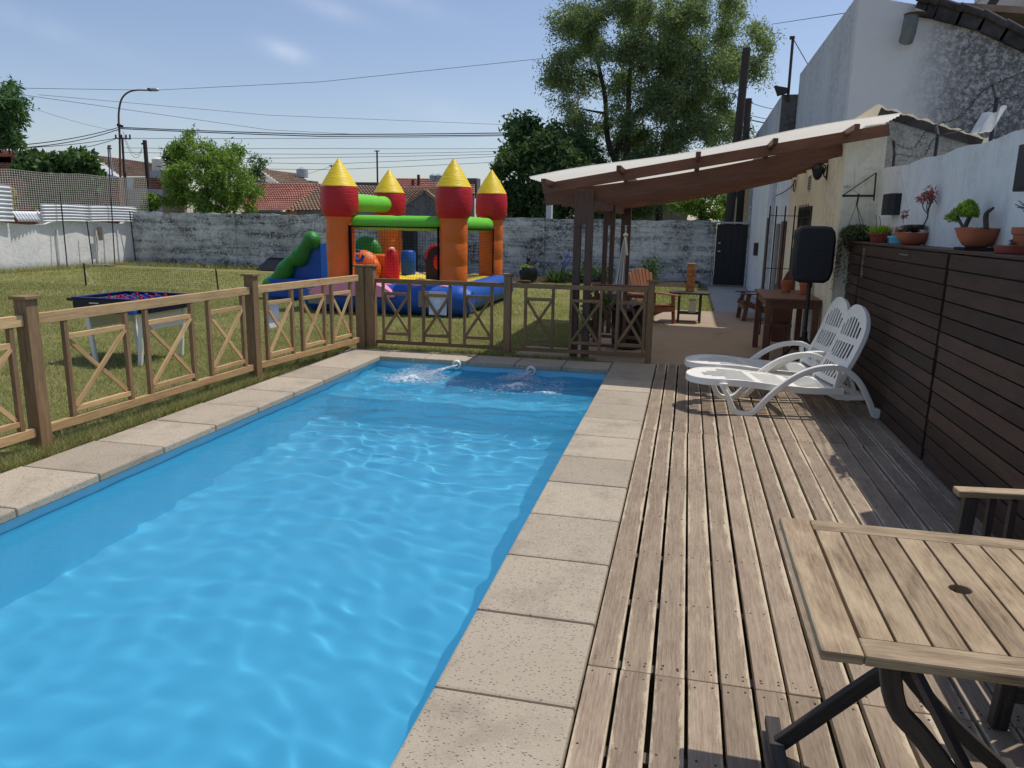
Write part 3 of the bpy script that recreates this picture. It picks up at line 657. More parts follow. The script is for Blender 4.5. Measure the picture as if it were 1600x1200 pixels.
for i in range(3):
    a = Vector(FP[i]); b = Vector(FP[i + 1]); d = (b - a).normalized()
    fence_segment(rt, a + d * .052, b - d * (.052 if i < 2 else .02), pan if i < 2 else pan2, M['pine'], M['pine_dark'])
rt = thing('wooden_fence', 'shaded brown fence with crossed panels across the far end of the pool', 'fence', (-2, 9.05, 0))
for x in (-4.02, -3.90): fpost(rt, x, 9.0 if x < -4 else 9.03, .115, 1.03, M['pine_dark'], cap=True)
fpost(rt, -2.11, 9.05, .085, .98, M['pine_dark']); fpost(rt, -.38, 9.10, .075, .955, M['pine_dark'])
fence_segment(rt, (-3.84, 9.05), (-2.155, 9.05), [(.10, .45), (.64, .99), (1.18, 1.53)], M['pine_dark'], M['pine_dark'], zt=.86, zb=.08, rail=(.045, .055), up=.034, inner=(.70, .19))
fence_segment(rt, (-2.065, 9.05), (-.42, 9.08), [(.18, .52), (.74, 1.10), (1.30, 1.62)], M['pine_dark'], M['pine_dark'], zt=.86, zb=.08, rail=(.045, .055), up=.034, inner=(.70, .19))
rt = thing('wooden_fence', 'short reddish railing with crossed panels just behind the gate fence under the pergola', 'fence', (-.8, 9.5, 0))
fence_segment(rt, (-1.13, 9.55), (-.43, 9.5), [(.05, .34), (.42, .69)], M['red_wood'], M['red_wood'], zt=.86, zb=.10, rail=(.09, .03), up=.045, inner=(.74, .22))
fpost(rt, -.40, 9.5, .055, .86, M['red_wood'], cap=False, z0=-.022)
# paper notices on fences
def circ(mb, c, r, n=28, wd=.002, ax='y'):
    for i in range(n):
        a0 = 2 * PI * i / n; a1 = 2 * PI * (i + 1) / n
        if ax == 'y': p = [(c[0] + r * math.cos(t), c[1], c[2] + r * math.sin(t)) for t in (a0, a1)]
        else: p = [(c[0], c[1] + r * math.cos(t), c[2] + r * math.sin(t)) for t in (a0, a1)]
        mb.bar(p[0], p[1], wd, wd)
t = thing('paper_notice', 'white notice with a faint round print behind the bars of the shaded far fence', 'notice', (-3.03, 9.08, .45), 'paper notices on the fences')
q = MB(); q.box((-3.14, 9.082, .45), (-2.91, 9.086, .745)); q.build('sheet', M['paper'], t)
q = MB(); circ(q, (-3.025, 9.080, .63), .06); circ(q, (-3.025, 9.080, .63), .045)
for z in (.465, .73): q.box((-3.125, 9.079, z), (-2.925, 9.0815, z + .002))
for x in (-3.125, -2.927): q.box((x, 9.079, .465), (x + .002, 9.0815, .73))
q.build('print', M['ink'], t)
t = thing('paper_notice', 'blank white paper notice hung behind the sunlit left fence', 'notice', (-4.25, 7.22, .5), 'paper notices on the fences')
q = MB(); q.prism([(-4.262, 7.12), (-4.258, 7.12), (-4.233, 7.34), (-4.237, 7.34)], 'z', .47, .76); q.build('sheet', M['paper'], t)

# ================================================================ DARK PLANK FENCE ON THE RIGHT
rt = thing('plank_fence', 'tall dark brown fence of horizontal planks along the right edge of the deck', 'fence', (1.72, 5, 0))
zs = np.linspace(0.0, 1.455, 15)
secs = [(-1.5, 2.95), (3.0, 5.62), (5.68, 8.30), (8.35, 8.9)]
for (s0, s1) in secs:
    for i in range(14):
        q = MB(); tlt = random.uniform(-.002, .003); o_ = random.uniform(-.002, .002)
        q.bar((1.722 + o_, s0, (zs[i] + zs[i + 1]) / 2 - .002), (1.722 + o_ + tlt, s1, (zs[i] + zs[i + 1]) / 2 - .002), .022, .094, (0.03, 0, 1)); q.build('plank', M['dark_fence'], rt, bevel=.0025)
q = MB()
for yy in (-.5, .6, 1.8, 2.88, 3.07, 4.3, 5.57, 5.75, 7.0, 8.22, 8.42):
    for zz in zs[:-1]:
        for e in (.028, .076): q.ico((1.710, yy + random.uniform(-.006, .006), zz + e), .0042, 4, (.35, 1, 1))
q.build('screws', M['dark_pole'], rt)['kind'] = 'stuff'
for y in (2.975, 5.65, 8.325): q = MB(); q.box((1.735, y - .035, -.1), (1.79, y + .035, 1.46)); q.build('post', M['dark_fence'], rt)
q = MB(); q.box((1.712, -1.5, 1.458), (2.0, 8.9, 1.478)); q.build('top_ledge', M['dark_fence'], rt, bevel=.003)
q = MB(); q.box((1.735, -1.5, -.1), (1.74, 8.9, 1.45)); q.build('backing', M['black_plastic'], rt)
sg = MB(); yb = 8.18; z = 1.41
for i, (dz, ln) in enumerate([(.022, .10), (.022, .10), (.022, .085), (.026, .085), (.022, .05), (.02, .05), (.03, .09), (.02, .04), (.03, .09), (.025, .09), (.03, .09), (.02, .04)]):
    sg.bar((1.708, yb - ln / 2, z), (1.708, yb + ln / 2, z), .003, .008 if i < 4 else .006); z -= dz
sg.bar((1.708, yb + .01, z + .01), (1.708, yb + .01, 1.32), .003, .006); sg.bar((1.708, yb - .03, z + .02), (1.708, yb - .03, z + .09), .003, .006)
tag(sg.build('wall_lettering', M['silver']), 'thin vertical silver lettering fixed near the far end of the dark plank fence', 'lettering')
sg = MB(); sg.box((1.706, 6.62, 1.405), (1.710, 6.86, 1.413)); tag(sg.build('name_plate', M['silver']), 'tiny silver name strip on the top plank of the dark fence', 'plate')

# ================================================================ SUN LOUNGERS
def arc_pts(pts, n=6):
    """catmull-rom through pts"""
    P = [Vector(p) for p in pts]; P = [P[0] * 2 - P[1]] + P + [P[-1] * 2 - P[-2]]; out = []
    for i in range(1, len(P) - 2):
        for j in range(n):
            t = j / n; a, b, c, d = P[i - 1:i + 3]
            out.append(.5 * ((2 * b) + (c - a) * t + (2 * a - 5 * b + 4 * c - d) * t * t + (3 * b - a - 3 * c + d) * t ** 3))
    out.append(P[-2]); return out
def slat_panel(outline, slots, thick, xf):
    """2D outline (list, CCW) with rectangular slots cut by bmesh; returns MB solid. xf maps (u,v,w)->xyz. Built from strips"""
    q = MB(); us = sorted(set([round(s, 4) for a in slots for s in (a[0], a[1])]))
    return q
def cut_plate(name, halfw, u0, u1, slots, thick, xf, mat, parent, bev=.004):
    """plate in (u,v): for each u the half width is halfw(u); slots = list of (ua,ub,va,vb). Cells on a grid, holes left open, solidified"""
    us = set(np.linspace(u0, u1, 45).round(4)); vs_ = set()
    for s in slots: us |= {round(s[0], 4), round(s[1], 4)}; vs_ |= {round(s[2], 4), round(s[3], 4)}
    us = sorted(us); us = [u for i, u in enumerate(us) if i == 0 or u - us[i - 1] > .0008]
    vmax = max(halfw(u) for u in us); vs_ = sorted(vs_)
    allv = [-vmax] + [v for v in vs_] + [vmax]
    q = MB(); idx = {}; verts = []
    def vid(i, j):
        if (i, j) not in idx:
            h = halfw(us[i]); v = max(-h, min(h, allv[j])) if 0 < j < len(allv) - 1 else (-h if j == 0 else h)
            idx[(i, j)] = len(verts); verts.append(xf(us[i], v, 0))
        return idx[(i, j)]
    fs = []
    for i in range(len(us) - 1):
        um = (us[i] + us[i + 1]) / 2; h = min(halfw(us[i]), halfw(us[i + 1]))
        for j in range(len(allv) - 1):
            vm = (allv[j] + allv[j + 1]) / 2
            if any(s[0] < um < s[1] and s[2] < vm < s[3] for s in slots) and abs(allv[j]) < h - .006 and abs(allv[j + 1]) < h - .006: continue
            if min(abs(allv[j]), abs(allv[j + 1])) >= max(halfw(us[i]), halfw(us[i + 1])) and allv[j] * allv[j + 1] > 0 : continue
            fs.append([vid(i, j), vid(i + 1, j), vid(i + 1, j + 1), vid(i, j + 1)])
    q.add(verts, fs); o = q.build(name, mat, parent, smooth=30)
    m = o.modifiers.new('w', 'WELD'); m.merge_threshold = .0004
    m = o.modifiers.new('s', 'SOLIDIFY'); m.thickness = thick; m.offset = 0
    m = o.modifiers.new('b', 'BEVEL'); m.width = bev; m.segments = 2; m.limit_method = 'ANGLE'; m.angle_limit = R(50)
    return o
def make_lounger():
    t = thing('sun_lounger', '', 'sun lounger', (0, 0, 0), 'white plastic sun loungers on the deck')
    W = M['white_plastic']; L = 1.30; hw = .285
    def hwf(u):
        u = max(u, .0005)
        return hw * math.sqrt(max(0.0, 1 - ((.26 - u) / .26) ** 2)) * .999 + .0 if u < .26 else hw
    def sz(u): return .285 - .045 * max(0, min(1, (u - .35) / .6)) ** 1.2 + .012 * math.sin(u * 5) * (1 if u < .6 else 0)
    slots = []
    for k in range(9):
        v = -.212 + k * .053; e = .30 if abs(v) > .15 else (.20 if abs(v) > .1 else .14)
        slots += [(e, .55, v - .018, v + .018)]
        slots += [(.62, .86, v - .014, v + .014), (.93, 1.18, v - .018, v + .018)]
    cut_plate('seat', hwf, 0, L, slots, .010, lambda u, v, w_: (u, v, sz(u)), W, t, bev=.002)
    # rim
    q = MB(); rim = []
    for k in range(0, 15): a = PI / 2 + PI * k / 14; rim.append((.26 + .255 * math.cos(a), .282 * math.sin(a), 0))
    pts = [(L, .282, 0), (1.0, .282, 0), (.7, .282, 0), (.45, .282, 0)] + rim + [(.45, -.282, 0), (.7, -.282, 0), (1.0, -.282, 0), (L, -.282, 0)]
    pts = [(p[0], p[1], sz(max(p[0], 0)) - .018) for p in pts]
    vs = []; n = len(pts)
    for i, p in enumerate(pts):
        a = Vector(pts[max(i - 1, 0)]); b = Vector(pts[min(i + 1, n - 1)]); d = (b - a); d.z = 0; d.normalize(); nn = Vector((d.y, -d.x, 0))
        for s_, z_ in ((.008, .03), (-.008, .03), (-.010, -.03), (.006, -.03)): vs.append(Vector(p) - nn * s_ + Vector((0, 0, z_)))
    fs = [[i * 4 + k, i * 4 + (k + 1) % 4, i * 4 + 4 + (k + 1) % 4, i * 4 + 4 + k] for i in range(n - 1) for k in range(4)] + [[0, 1, 2, 3], [(n - 1) * 4 + k for k in (3, 2, 1, 0)]]
    q.add(vs, fs); q.build('seat_rim', W, t, smooth=40, bevel=.004)
    # rear frame
    for y in (-.25, .25):
        q = MB(); q.ribbon([(1.15, y, .225), (1.22, y, .20), (1.27, y, .175), (1.35, y, .165), (1.50, y, .165)], .03, [.05, .07, .07, .05, .045], (0, 1, 0)); q.build('rear_frame', W, t, smooth=40, bevel=.005)
    q = MB(); q.bar((1.49, -.25, .165), (1.49, .25, .165), .035, .04); q.bar((1.24, -.25, .19), (1.24, .25, .19), .035, .04); q.each('cross_bar', W, t, bevel=.005)
    # backrest
    bx, bz, ang = 1.22, .270, R(70); LB = .72; ca, sa = math.cos(ang), math.sin(ang)
    def hb(u): u2 = LB - u; return (.272 * math.sqrt(max(0.0, 1 - ((.26 - u2) / .26) ** 2)) if u2 < .26 else .272) + .0003
    def bow(u): return .035 * math.sin(PI * u / LB)
    slots = []
    for k in range(7):
        v = -.174 + k * .058; top = .61 - 2.6 * v * v; slots += [(.05, .17, v - .017, v + .017), (.23, .37, v - .017, v + .017), (.43, top, v - .017, v + .017)]
    def xb(u, v, w_): return (bx + ca * u + sa * bow(u) * 1.0 + .25 * v * v, v, bz + sa * u - ca * bow(u) * .3)
    cut_plate('backrest', hb, 0, LB, slots, .007, xb, W, t, bev=.0015)
    q = MB(); pts = [(LB * k / 8 * .64, 1) for k in range(9)]; path = [(u, .268) for u, _ in pts]
    for k in range(1, 14): a = PI * k / 14; path.append((LB - .26 + .256 * math.sin(a), .268 * math.cos(a)))
    path += [(u, -.268) for u, _ in pts[::-1]]; P3 = [Vector(xb(u, v, 0)) for u, v in path]; vs = []; n = len(P3); bn = Vector((sa, 0, -ca))
    for i in range(n):
        d = (P3[min(i + 1, n - 1)] - P3[max(i - 1, 0)]).normalized(); s_ = d.cross(bn).normalized()
        for aa, bb in ((.009, .008), (-.009, .008), (-.009, -.008), (.009, -.008)): vs.append(P3[i] + s_ * aa + bn * (bb * 2.6 + .014))
    fs = [[i * 4 + k, i * 4 + (k + 1) % 4, i * 4 + 4 + (k + 1) % 4, i * 4 + 4 + k] for i in range(n - 1) for k in range(4)] + [[3, 2, 1, 0], [(n - 1) * 4 + k for k in range(4)]]
    q.add(vs, fs); q.build('backrest_rim', W, t, smooth=40, bevel=.003)
    for y in (-.17, .17):
        q = MB(); q.bar((1.45, y, .19), (1.33, y, .50), .03, .025); q.build('backrest_prop', W, t, bevel=.004)
    # armrests with legs, one ribbon per side
    for sgn in (-1, 1):
        y = .32 * sgn
        p = arc_pts([(.235, y - .03 * sgn, .272), (.30, y, .17), (.355, y, .055), (.42, y, .012), (.53, y, .025), (.66, y, .17), (.82, y, .315), (.98, y, .405), (1.14, y, .440), (1.27, y, .425), (1.40, y, .33), (1.49, y, .19), (1.56, y, .05)], 5)
        hh = [.030 + .018 * min(1, i / 10) for i in range(len(p))]
        q = MB(); q.ribbon(p, .042, hh, (0, 1, 0)); o = q.build('armrest_leg', W, t, smooth=35, bevel=.007)
        q = MB()
        for a0 in (0,):
            vs = []; nn = 20
            for yy in (y - .022, y + .022):
                for k in range(nn): a = 2 * PI * k / nn; vs.append((1.585 + .045 * math.cos(a), yy, .045 + .045 * math.sin(a)))
            q.add(vs, [[k, (k + 1) % nn, nn + (k + 1) % nn, nn + k] for k in range(nn)] + [list(range(nn))[::-1], [nn + k for k in range(nn)]])
        q.build('wheel', W, t, smooth=40, bevel=.004)
        q = MB(); q.bar((.27, y - .05 * sgn, .262), (.27, y + .02 * sgn, .262), .05, .03); q.bar((1.24, .24 * sgn, .20), (1.24, y, .405), .04, .03); q.each('armrest_bracket', W, t, bevel=.005)
    return t
lg = make_lounger(); lg.location = (.068, 6.925, 0); lg.rotation_euler.z = R(10.5); lg['label'] = 'white slatted plastic sun lounger nearest the camera, its wheel by the dark plank fence'
lg2 = copy_tree(lg); lg2.location = (.055, 7.66, 0); lg2['label'] = 'white slatted plastic sun lounger standing behind the nearer one, beside the patio'

# ================================================================ FOREGROUND FOLDING TABLE
tx0, tx1, ty0, ty1, tz = .333, 1.115, 1.575, 2.355, .72
t = thing('folding_table', 'square weathered slatted teak table with a parasol hole in the right foreground', 'table', ((tx0 + tx1) / 2, (ty0 + ty1) / 2, 0))
q = MB(); th = .026; z0, z1 = tz - th, tz
q.box((tx0, ty0, z0), (tx0 + .088, ty1, z1)); q.box((tx1 - .088, ty0, z0), (tx1, ty1, z1))
q.each('end_board', M['table_wood'], t, bevel=.006)
q = MB(); q.box((tx0 + .089, ty0, z0), (tx1 - .089, ty0 + .078, z1)); q.box((tx0 + .089, ty1 - .078, z0), (tx1 - .089, ty1, z1)); q.each('side_board', M['table_wood'], t, bevel=.005)
ns = 8; span = (tx1 - tx0 - .178); gap = .006; sw = (span - gap * (ns + 1)) / ns
for i in range(ns):
    xa = tx0 + .089 + gap + i * (sw + gap); q = MB(); lo, hi = (ty0 + .079), (ty1 - .079); cx, cy, hr = (tx0 + tx1) / 2, (ty0 + ty1) / 2, .026
    if i in (3, 4):
        side = 1 if i == 3 else -1; ex = xa + sw if i == 3 else xa; fx = xa if i == 3 else xa + sw; poly = [(fx, lo), (ex, lo)]
        for k in range(11):
            a = -PI / 2 + PI * k / 10; px_ = cx - side * hr * math.cos(a)
            if (px_ - ex) * side < 0: poly.append((px_, cy + hr * math.sin(a)))
            elif k in (0, 10): poly.append((ex, cy + hr * math.sin(a)))
        poly += [(ex, hi), (fx, hi)]
        poly = poly if side > 0 else poly
        if side < 0: poly = poly[::-1]
        q.prism(poly, 'z', z0 + .002, z1 - .001)
        me_uv = []
        for f in q.uv: me_uv.append([(b_ + i * 3.3, a_) for a_, b_ in f])
        q.uv = me_uv
    else: q.box((xa, lo, z0 + .002), (xa + sw, hi, z1 - .001))
    q.build('slat', M['table_wood'], t, bevel=.0025)
q = MB(); q.box((tx0 + .10, ty0 + .06, z0 - .028), (tx1 - .10, ty0 + .085, z0 - .001)); q.box((tx0 + .10, ty1 - .085, z0 - .028), (tx1 - .10, ty1 - .06, z0 - .001)); q.box((tx0 + .14, ty0 + .09, z0 - .025), (tx0 + .17, ty1 - .09, z0 - .001)); q.box((tx1 - .17, ty0 + .09, z0 - .025), (tx1 - .14, ty1 - .09, z0 - .001)); q.each('under_frame', M['leg_wood'], t)
def leg(pts, w_, h_):
    q = MB(); q.ribbon(arc_pts(pts, 4), w_, h_, (0, 1, 0)); return q.build('leg', M['leg_wood'], t, smooth=35, bevel=.004)
yn, yf = ty0 + .12, ty1 - .12
for y in (yn, yf):
    leg([(.50, y, .67), (.53, y, .54), (.60, y, .46), (.80, y, .22), (1.03, y, .02)], .028, .045)
for y in (yf - .035,):
    leg([(.98, y, .67), (.80, y, .47), (.62, y, .30), (.37, y, .03)], .028, .045)
q = MB(); q.bar((.365, yn + .0, .035), (.365, yf + .08, .035), .045, .03, (0, 0, 1)); q.each('stretcher', M['leg_wood'], t, bevel=.003)
q = MB(); q.bar((1.02, yn - .02, .05), (1.02, yf + .02, .05), .03, .04, (0, 0, 1)); q.each('stretcher', M['leg_wood'], t, bevel=.003)
q = MB(); q.bar((.52, yn, .60), (.52, yf, .60), .02, .03); q.bar((.71, yn + .02, .372), (.71, yf - .02, .372), .02, .03); q.each('stretcher', M['leg_wood'], t)

# armchair behind table at the right
t = thing('garden_armchair', 'dark wooden garden armchair with arms coloured as if sunlit, behind the table at the right edge', 'chair', (1.36, 3.1, 0))
for y in (2.52, 3.10):
    q = MB(); q.bar((1.075, y, .612), (1.60, y + .02, .628), .065, .026); q.build('armrest', M['table_wood'], t, bevel=.005)  # paler table wood on the dark arm puts the sunlight into its colour
    q = MB(); q.bar((1.10, y, 0), (1.13, y, .598), .05, .045, (0, 1, 0)); q.build('leg', M['leg_wood'], t, bevel=.004)
    q = MB(); q.bar((1.60, y, 0), (1.56, y, .598), .05, .045, (0, 1, 0)); q.build('leg', M['leg_wood'], t, bevel=.004)
    for k in range(5): q = MB(); x = 1.20 + k * .075; q.bar((x, y, .12), (x + .005, y, .598), .022, .03, (0, 1, 0)); q.build('arm_slat', M['leg_wood'], t)
    q = MB(); q.bar((1.12, y, .12), (1.60, y, .12), .03, .04); q.build('lower_rail', M['leg_wood'], t)
for k in range(6): q = MB(); x = 1.13 + k * .075; q.box((x, 2.56, .39), (x + .06, 3.07, .41)); q.build('seat_slat', M['leg_wood'], t, bevel=.002)
for k in range(6): q = MB(); y = 2.70 + k * .068; q.bar((1.58, y, .41), (1.68, y, .95), .05, .018, (1, 0, 0)); q.build('back_slat', M['leg_wood'], t, bevel=.002)

# ================================================================ WALLS AND HOUSE ON THE RIGHT
XW = 1.955
# near white wall
t = thing('boundary_wall', 'stained pale blue-white wall rising behind the dark plank fence', 'wall', (XW, 4, 0))
q = MB(); n = 40
tops = [(-1.6 + 10.6 * i / n, 2.21 + .012 * math.sin(i * 1.7) + (.03 if i > 38 else 0)) for i in range(n + 1)]
poly = [(-1.6, -.1)] + [(9.0, -.1)] + [p for p in tops[::-1]]
q.prism(poly, 'x', XW, XW + .14); q.build('wall_face', M['white_wall'], t)
# cream house : front face + long side face
HX = 1.60
t = thing('cream_house', 'low cream-painted house beside the patio with a barred window, its end wall peeling', 'house', (1.7, 9, 0))
q = MB()
q.prism([(9.021, -.1), (13.55, -.1), (13.55, 2.60), (9.021, 2.60)], 'x', HX, HX + .2)
raf = [9.27, 10.15, 11.05, 11.95, 12.9]
o = q.build('side_wall', M['cream_wall'], t)
q = MB(); q.prism([(HX, -.1), (XW + .03, -.1), (XW + .03, 2.66), (HX, 2.60)], 'y', 9.0, 9.02); q.build('front_wall', M['cream_wall'], t)
bb = at(1385, 168, 9.02); cc = at(1525, 212, 9.02); hx1 = at(1385, 200, 9.02)[0]
q = MB()
q.prism([(XW + .031, 1.6), (5.0, 1.6), (5.0, 1.75), (cc[0], cc[2] - .06), (bb[0] + .3, bb[2] - .14), (XW + .031, bb[2] - .10)], 'y', 9.0, 9.2); q.build('end_wall', M['rough_corner'], t)
q = MB(); P0 = Vector((bb[0] - .12, 0, bb[2] + .015)); P1 = Vector((cc[0] + .35, 0, cc[2] - .12)); dd = (P1 - P0)
q.grid(lambda u, v: (P0.x + dd.x * u, 8.93 + 4.6 * v, P0.z + dd.z * u + .012 * math.sin(u * 55)), 70, 2); q.build('roof_sheet', M['sheet'], t, smooth=True, solid=.006)
q = MB(); q.bar((P0.x + .05, 8.985, P0.z - .06), (P1.x - .3, 8.985, P1.z + .04), .02, .085); q.build('fascia', M['tile_dark'], t)
w0 = atx(1252, 325, HX); w1 = atx(1275, 318, HX)
q = MB(); wy0, wy1, wz0, wz1 = 11.0, 12.2, 1.18, 1.90
q.box((HX - .006, wy0, wz0), (HX + .03, wy1, wz1)); win = q.build('window', M['cushion_blue'], t)
q = MB()
for y in (wy0, wy1 - .05, (wy0 + wy1) / 2): q.box((HX - .02, y, wz0), (HX - .007, y + .05, wz1))
for z in (wz0, wz1 - .05): q.box((HX - .021, wy0, z), (HX - .0065, wy1, z + .05))
q.each('window_frame', M['dark_pole'], win)
q = MB()
for k in range(1, 8): q.tube([(HX - .035, wy0 + k * .15, wz0 - .03), (HX - .035, wy0 + k * .15, wz1 + .03)], .006, 6)
for z in (1.35, 1.55, 1.75): q.tube([(HX - .035, wy0, z), (HX - .035, wy1, z)], .006, 6)
q.each('window_grille', M['black_iron'], win)
q = MB(); q.box((HX - .012, 11.35, 2.12), (HX - .001, 11.55, 2.32)); vt = q.build('vent', M['grey_metal'], t)
q = MB()
for k in range(5): q.box((HX - .016, 11.36, 2.14 + k * .035), (HX - .0125, 11.54, 2.155 + k * .035))
q.each('vent_slat', M['dark_pole'], vt)
# outlet plate
t = thing('electric_socket', 'small square socket plate on the shaded wall beside the hanging basket bracket', 'socket', (1.68, 8.99, 1.95))
p = at(1323, 292, 8.998); q = MB(); q.box((p[0] - .045, 8.990, p[2] - .04), (p[0] + .045, 8.999, p[2] + .04)); q.build('plate', M['cream_wall'], t, bevel=.002)
q = MB(); circ(q, (p[0], 8.988, p[2]), .012, 14, .004); q.box((p[0] - .03, 8.987, p[2] - .01), (p[0] - .026, 8.9895, p[2] + .012)); q.box((p[0] + .026, 8.987, p[2] - .01), (p[0] + .03, 8.9895, p[2] + .012)); q.build('socket_mark', M['dark_pole'], t)
# wall lantern
p = atx(1293, 268, HX); t = thing('wall_lantern', 'small black scrolled iron lantern on the cream wall under the pergola rafters', 'lantern', (HX, p[1], p[2]))
q = MB(); q.lathe([(.02, .09), (.06, .06), (.075, .03), (.05, -.06), (.02, -.10)], 8, (HX - .11, p[1], p[2])); q.build('lamp_cage', M['black_iron'], t)
q = MB(); q.tube(arc_pts([(HX, p[1], p[2] - .08), (HX - .04, p[1], p[2] - .04), (HX - .03, p[1], p[2] + .06), (HX - .11, p[1], p[2] + .10)], 5), .009, 6); q.box((HX - .012, p[1] - .03, p[2] - .1), (HX - .001, p[1] + .03, p[2] + .08)); q.each('bracket', M['black_iron'], t)
# small white floodlight bulb on rafter
p = at(1272, 254, 10.3); t = MB(); t.lathe([(.01, .04), (.04, .02), (.045, -.01), (.02, -.04)], 14, p); tag(t.build('round_lamp', M['white_plastic'], smooth=True), 'small round white lamp at the wall end of a pergola rafter', 'lamp')
# loop of cable on wall
q = MB(); pp = [atx(1241, 282, HX - .02), atx(1238, 290, HX - .02), atx(1225, 300, HX - .02), atx(1212, 306, HX - .02)]; q.tube(arc_pts(pp, 5), .008, 5)
c0 = atx(1242, 285, HX - .02); q.tube([(c0[0], c0[1] + .12 * math.cos(a), c0[2] - .05 + .09 * math.sin(a)) for a in np.linspace(0, 2 * PI, 14)], .007, 5)
tag(q.build('coiled_cable', M['cable']), 'loose coil of black cable hanging on the cream wall below the rafters', 'cable')

# pale walls continuing to the gate
t = thing('passage_wall', 'tall pale blue-white wall with dark doorway openings, along the path to the black gate', 'wall', (1.65, 18, 0))
q = MB(); q.prism([(13.56, -.1), (16.2, -.1), (16.2, 2.55), (13.56, 2.55)], 'x', HX + .05, HX + .25); q.build('wall_face', M['white_wall'], t)
q = MB(); q.prism([(16.2, -.1), (17.0, -.1), (17.0, 2.8), (16.2, 2.8)], 'x', HX - .02, HX + .22); q.build('pier', M['grey_render'], t)
q = MB(); q.prism([(17.0, -.1), (21.98, -.1), (21.98, 2.95), (17.0, 2.95)], 'x', HX + .04, HX + .25); q.build('wall_face', M['white_wall'], t)
for (y0, y1, z1, mt) in ((14.0, 14.6, 1.72, 'red_wood'), (14.95, 15.4, 1.68, 'house_grey'), (16.35, 16.75, 1.80, 'red_wood')):
    q = MB(); q.box((HX + .02 - (.05 if y0 > 16 else 0), y0, .0), (HX + .047 - (.05 if y0 > 16 else 0), y1, z1)); q.build('door', M[mt], t)
q = MB(); q.box((HX - .05, 19.0, .95), (HX + .039, 19.25, 1.25)); tag(q.build('meter_box', M['dark_pole'], bevel=.01), 'small dark meter box on the pale passage wall near the gate', 'meter box')

# gate
g0 = at(1112, 446, 22)[0]; g1 = at(1158, 446, 22)[0]
t = thing('metal_gate', 'solid black metal gate at the end of the path in the back wall', 'gate', ((g0 + g1) / 2, 21.98, 0))
q = MB(); q.box((g0 + .03, 21.95, .03), (g1 + .06, 21.99, 1.68)); q.build('door_leaf', M['black_iron'], t)
q = MB()
for x in np.linspace(g0 + .1, g1 - .04, 5): q.box((x, 21.935, .05), (x + .02, 21.949, 1.66))
q.each('vertical_rib', M['black_iron'], t)
q = MB(); q.box((g0 + .09, 21.90, .93), (g0 + .16, 21.934, .97)); q.box((g0 + .09, 21.90, 1.15), (g0 + .15, 21.934, 1.19)); q.each('handle', M['grey_metal'], t)
q = MB(); q.box((g0 - .15, 21.86, 1.70), (g1 + .1, 22.1, 1.745)); q.build('lintel', M['grey_metal'], t)
q = MB(); q.box((g1 + .065, 21.9, -.05), (HX + .02, 22.1, 2.2)); tag(q.build('gate_pier', M['back_wall']), 'mottled plaster pier between the black gate and the pale passage wall', 'pier')
# back wall
t = thing('back_wall', 'long weathered grey block wall closing the far end of the lawn', 'wall', (-9, 22.6, 0))
q = MB(); x0b, y0b, x1b, y1b = -18.9, 23.2, g0 + .02, 22.0
def bw(x): return y0b + (y1b - y0b) * (x - x0b) / (x1b - x0b)
n = 60
vs = []; 
for i in range(n + 1):
    x = x0b + (x1b - x0b) * i / n; y = bw(x); zt_ = 1.76 + .018 * math.sin(i * .9) + .012 * math.sin(i * 2.7)
    vs += [(x, y, -.1), (x, y, zt_), (x, y + .16, zt_), (x, y + .16, -.1)]
q.add(vs, [[i * 4, i * 4 + 1, i * 4 + 5, i * 4 + 4][::-1] for i in range(n)] + [[i * 4 + 1, i * 4 + 2, i * 4 + 6, i * 4 + 5][::-1] for i in range(n)] + [[i * 4 + 2, i * 4 + 3, i * 4 + 7, i * 4 + 6][::-1] for i in range(n)] + [[0, 1, 2, 3], [n * 4 + k for k in (3, 2, 1, 0)]])
q.build('wall_face', M['back_wall'], t)
for px in (360, 487, 846, 1100):
    x = at(px, 400, 22.8)[0]; q = MB(); y = bw(x); q.box((x - .17, y - .05, -.05), (x + .17, y - .001, 1.72)); q.build('pilaster', M['back_wall'], t)
# left wall
t = thing('left_wall', 'sunlit rough whitewashed wall along the left side of the lawn', 'wall', (-19.1, 20, 0))
q = MB(); n = 70; vs = []
def lwx(y): return -19.25 + (y - 18) * .06 if y > 17 else -19.3
for i in range(n + 1):
    y = 10 + (23.3 - 10) * i / n; x = -19.3 + max(0, y - 17) * .065 + .02 * math.sin(i * .8); zt_ = 1.36 + .05 * math.sin(i * .35) + (.28 if y > 23.0 else 0) + (.05 if y > 20 else 0)
    vs += [(x, y, -.1), (x, y, zt_), (x - .2, y, zt_), (x - .2, y, -.1)]
q.add(vs, [[i * 4, i * 4 + 4, i * 4 + 5, i * 4 + 1] for i in range(n)] + [[i * 4 + 1, i * 4 + 5, i * 4 + 6, i * 4 + 2] for i in range(n)] + [[i * 4 + 2, i * 4 + 6, i * 4 + 7, i * 4 + 3] for i in range(n)] + [[0, 1, 2, 3][::-1], [n * 4 + k for k in (0, 1, 2, 3)]])
q.build('wall_face', M['left_wall'], t)
for y in (20.1, 21.6, 22.5): q = MB(); x = -19.3 + (y - 17) * .065; q.box((x + .018, y, .02), (x + .05, y + .05, 1.2)); q.build('rib', M['left_wall'], t)
def LX(y): return -19.3 + max(0, y - 17) * .065
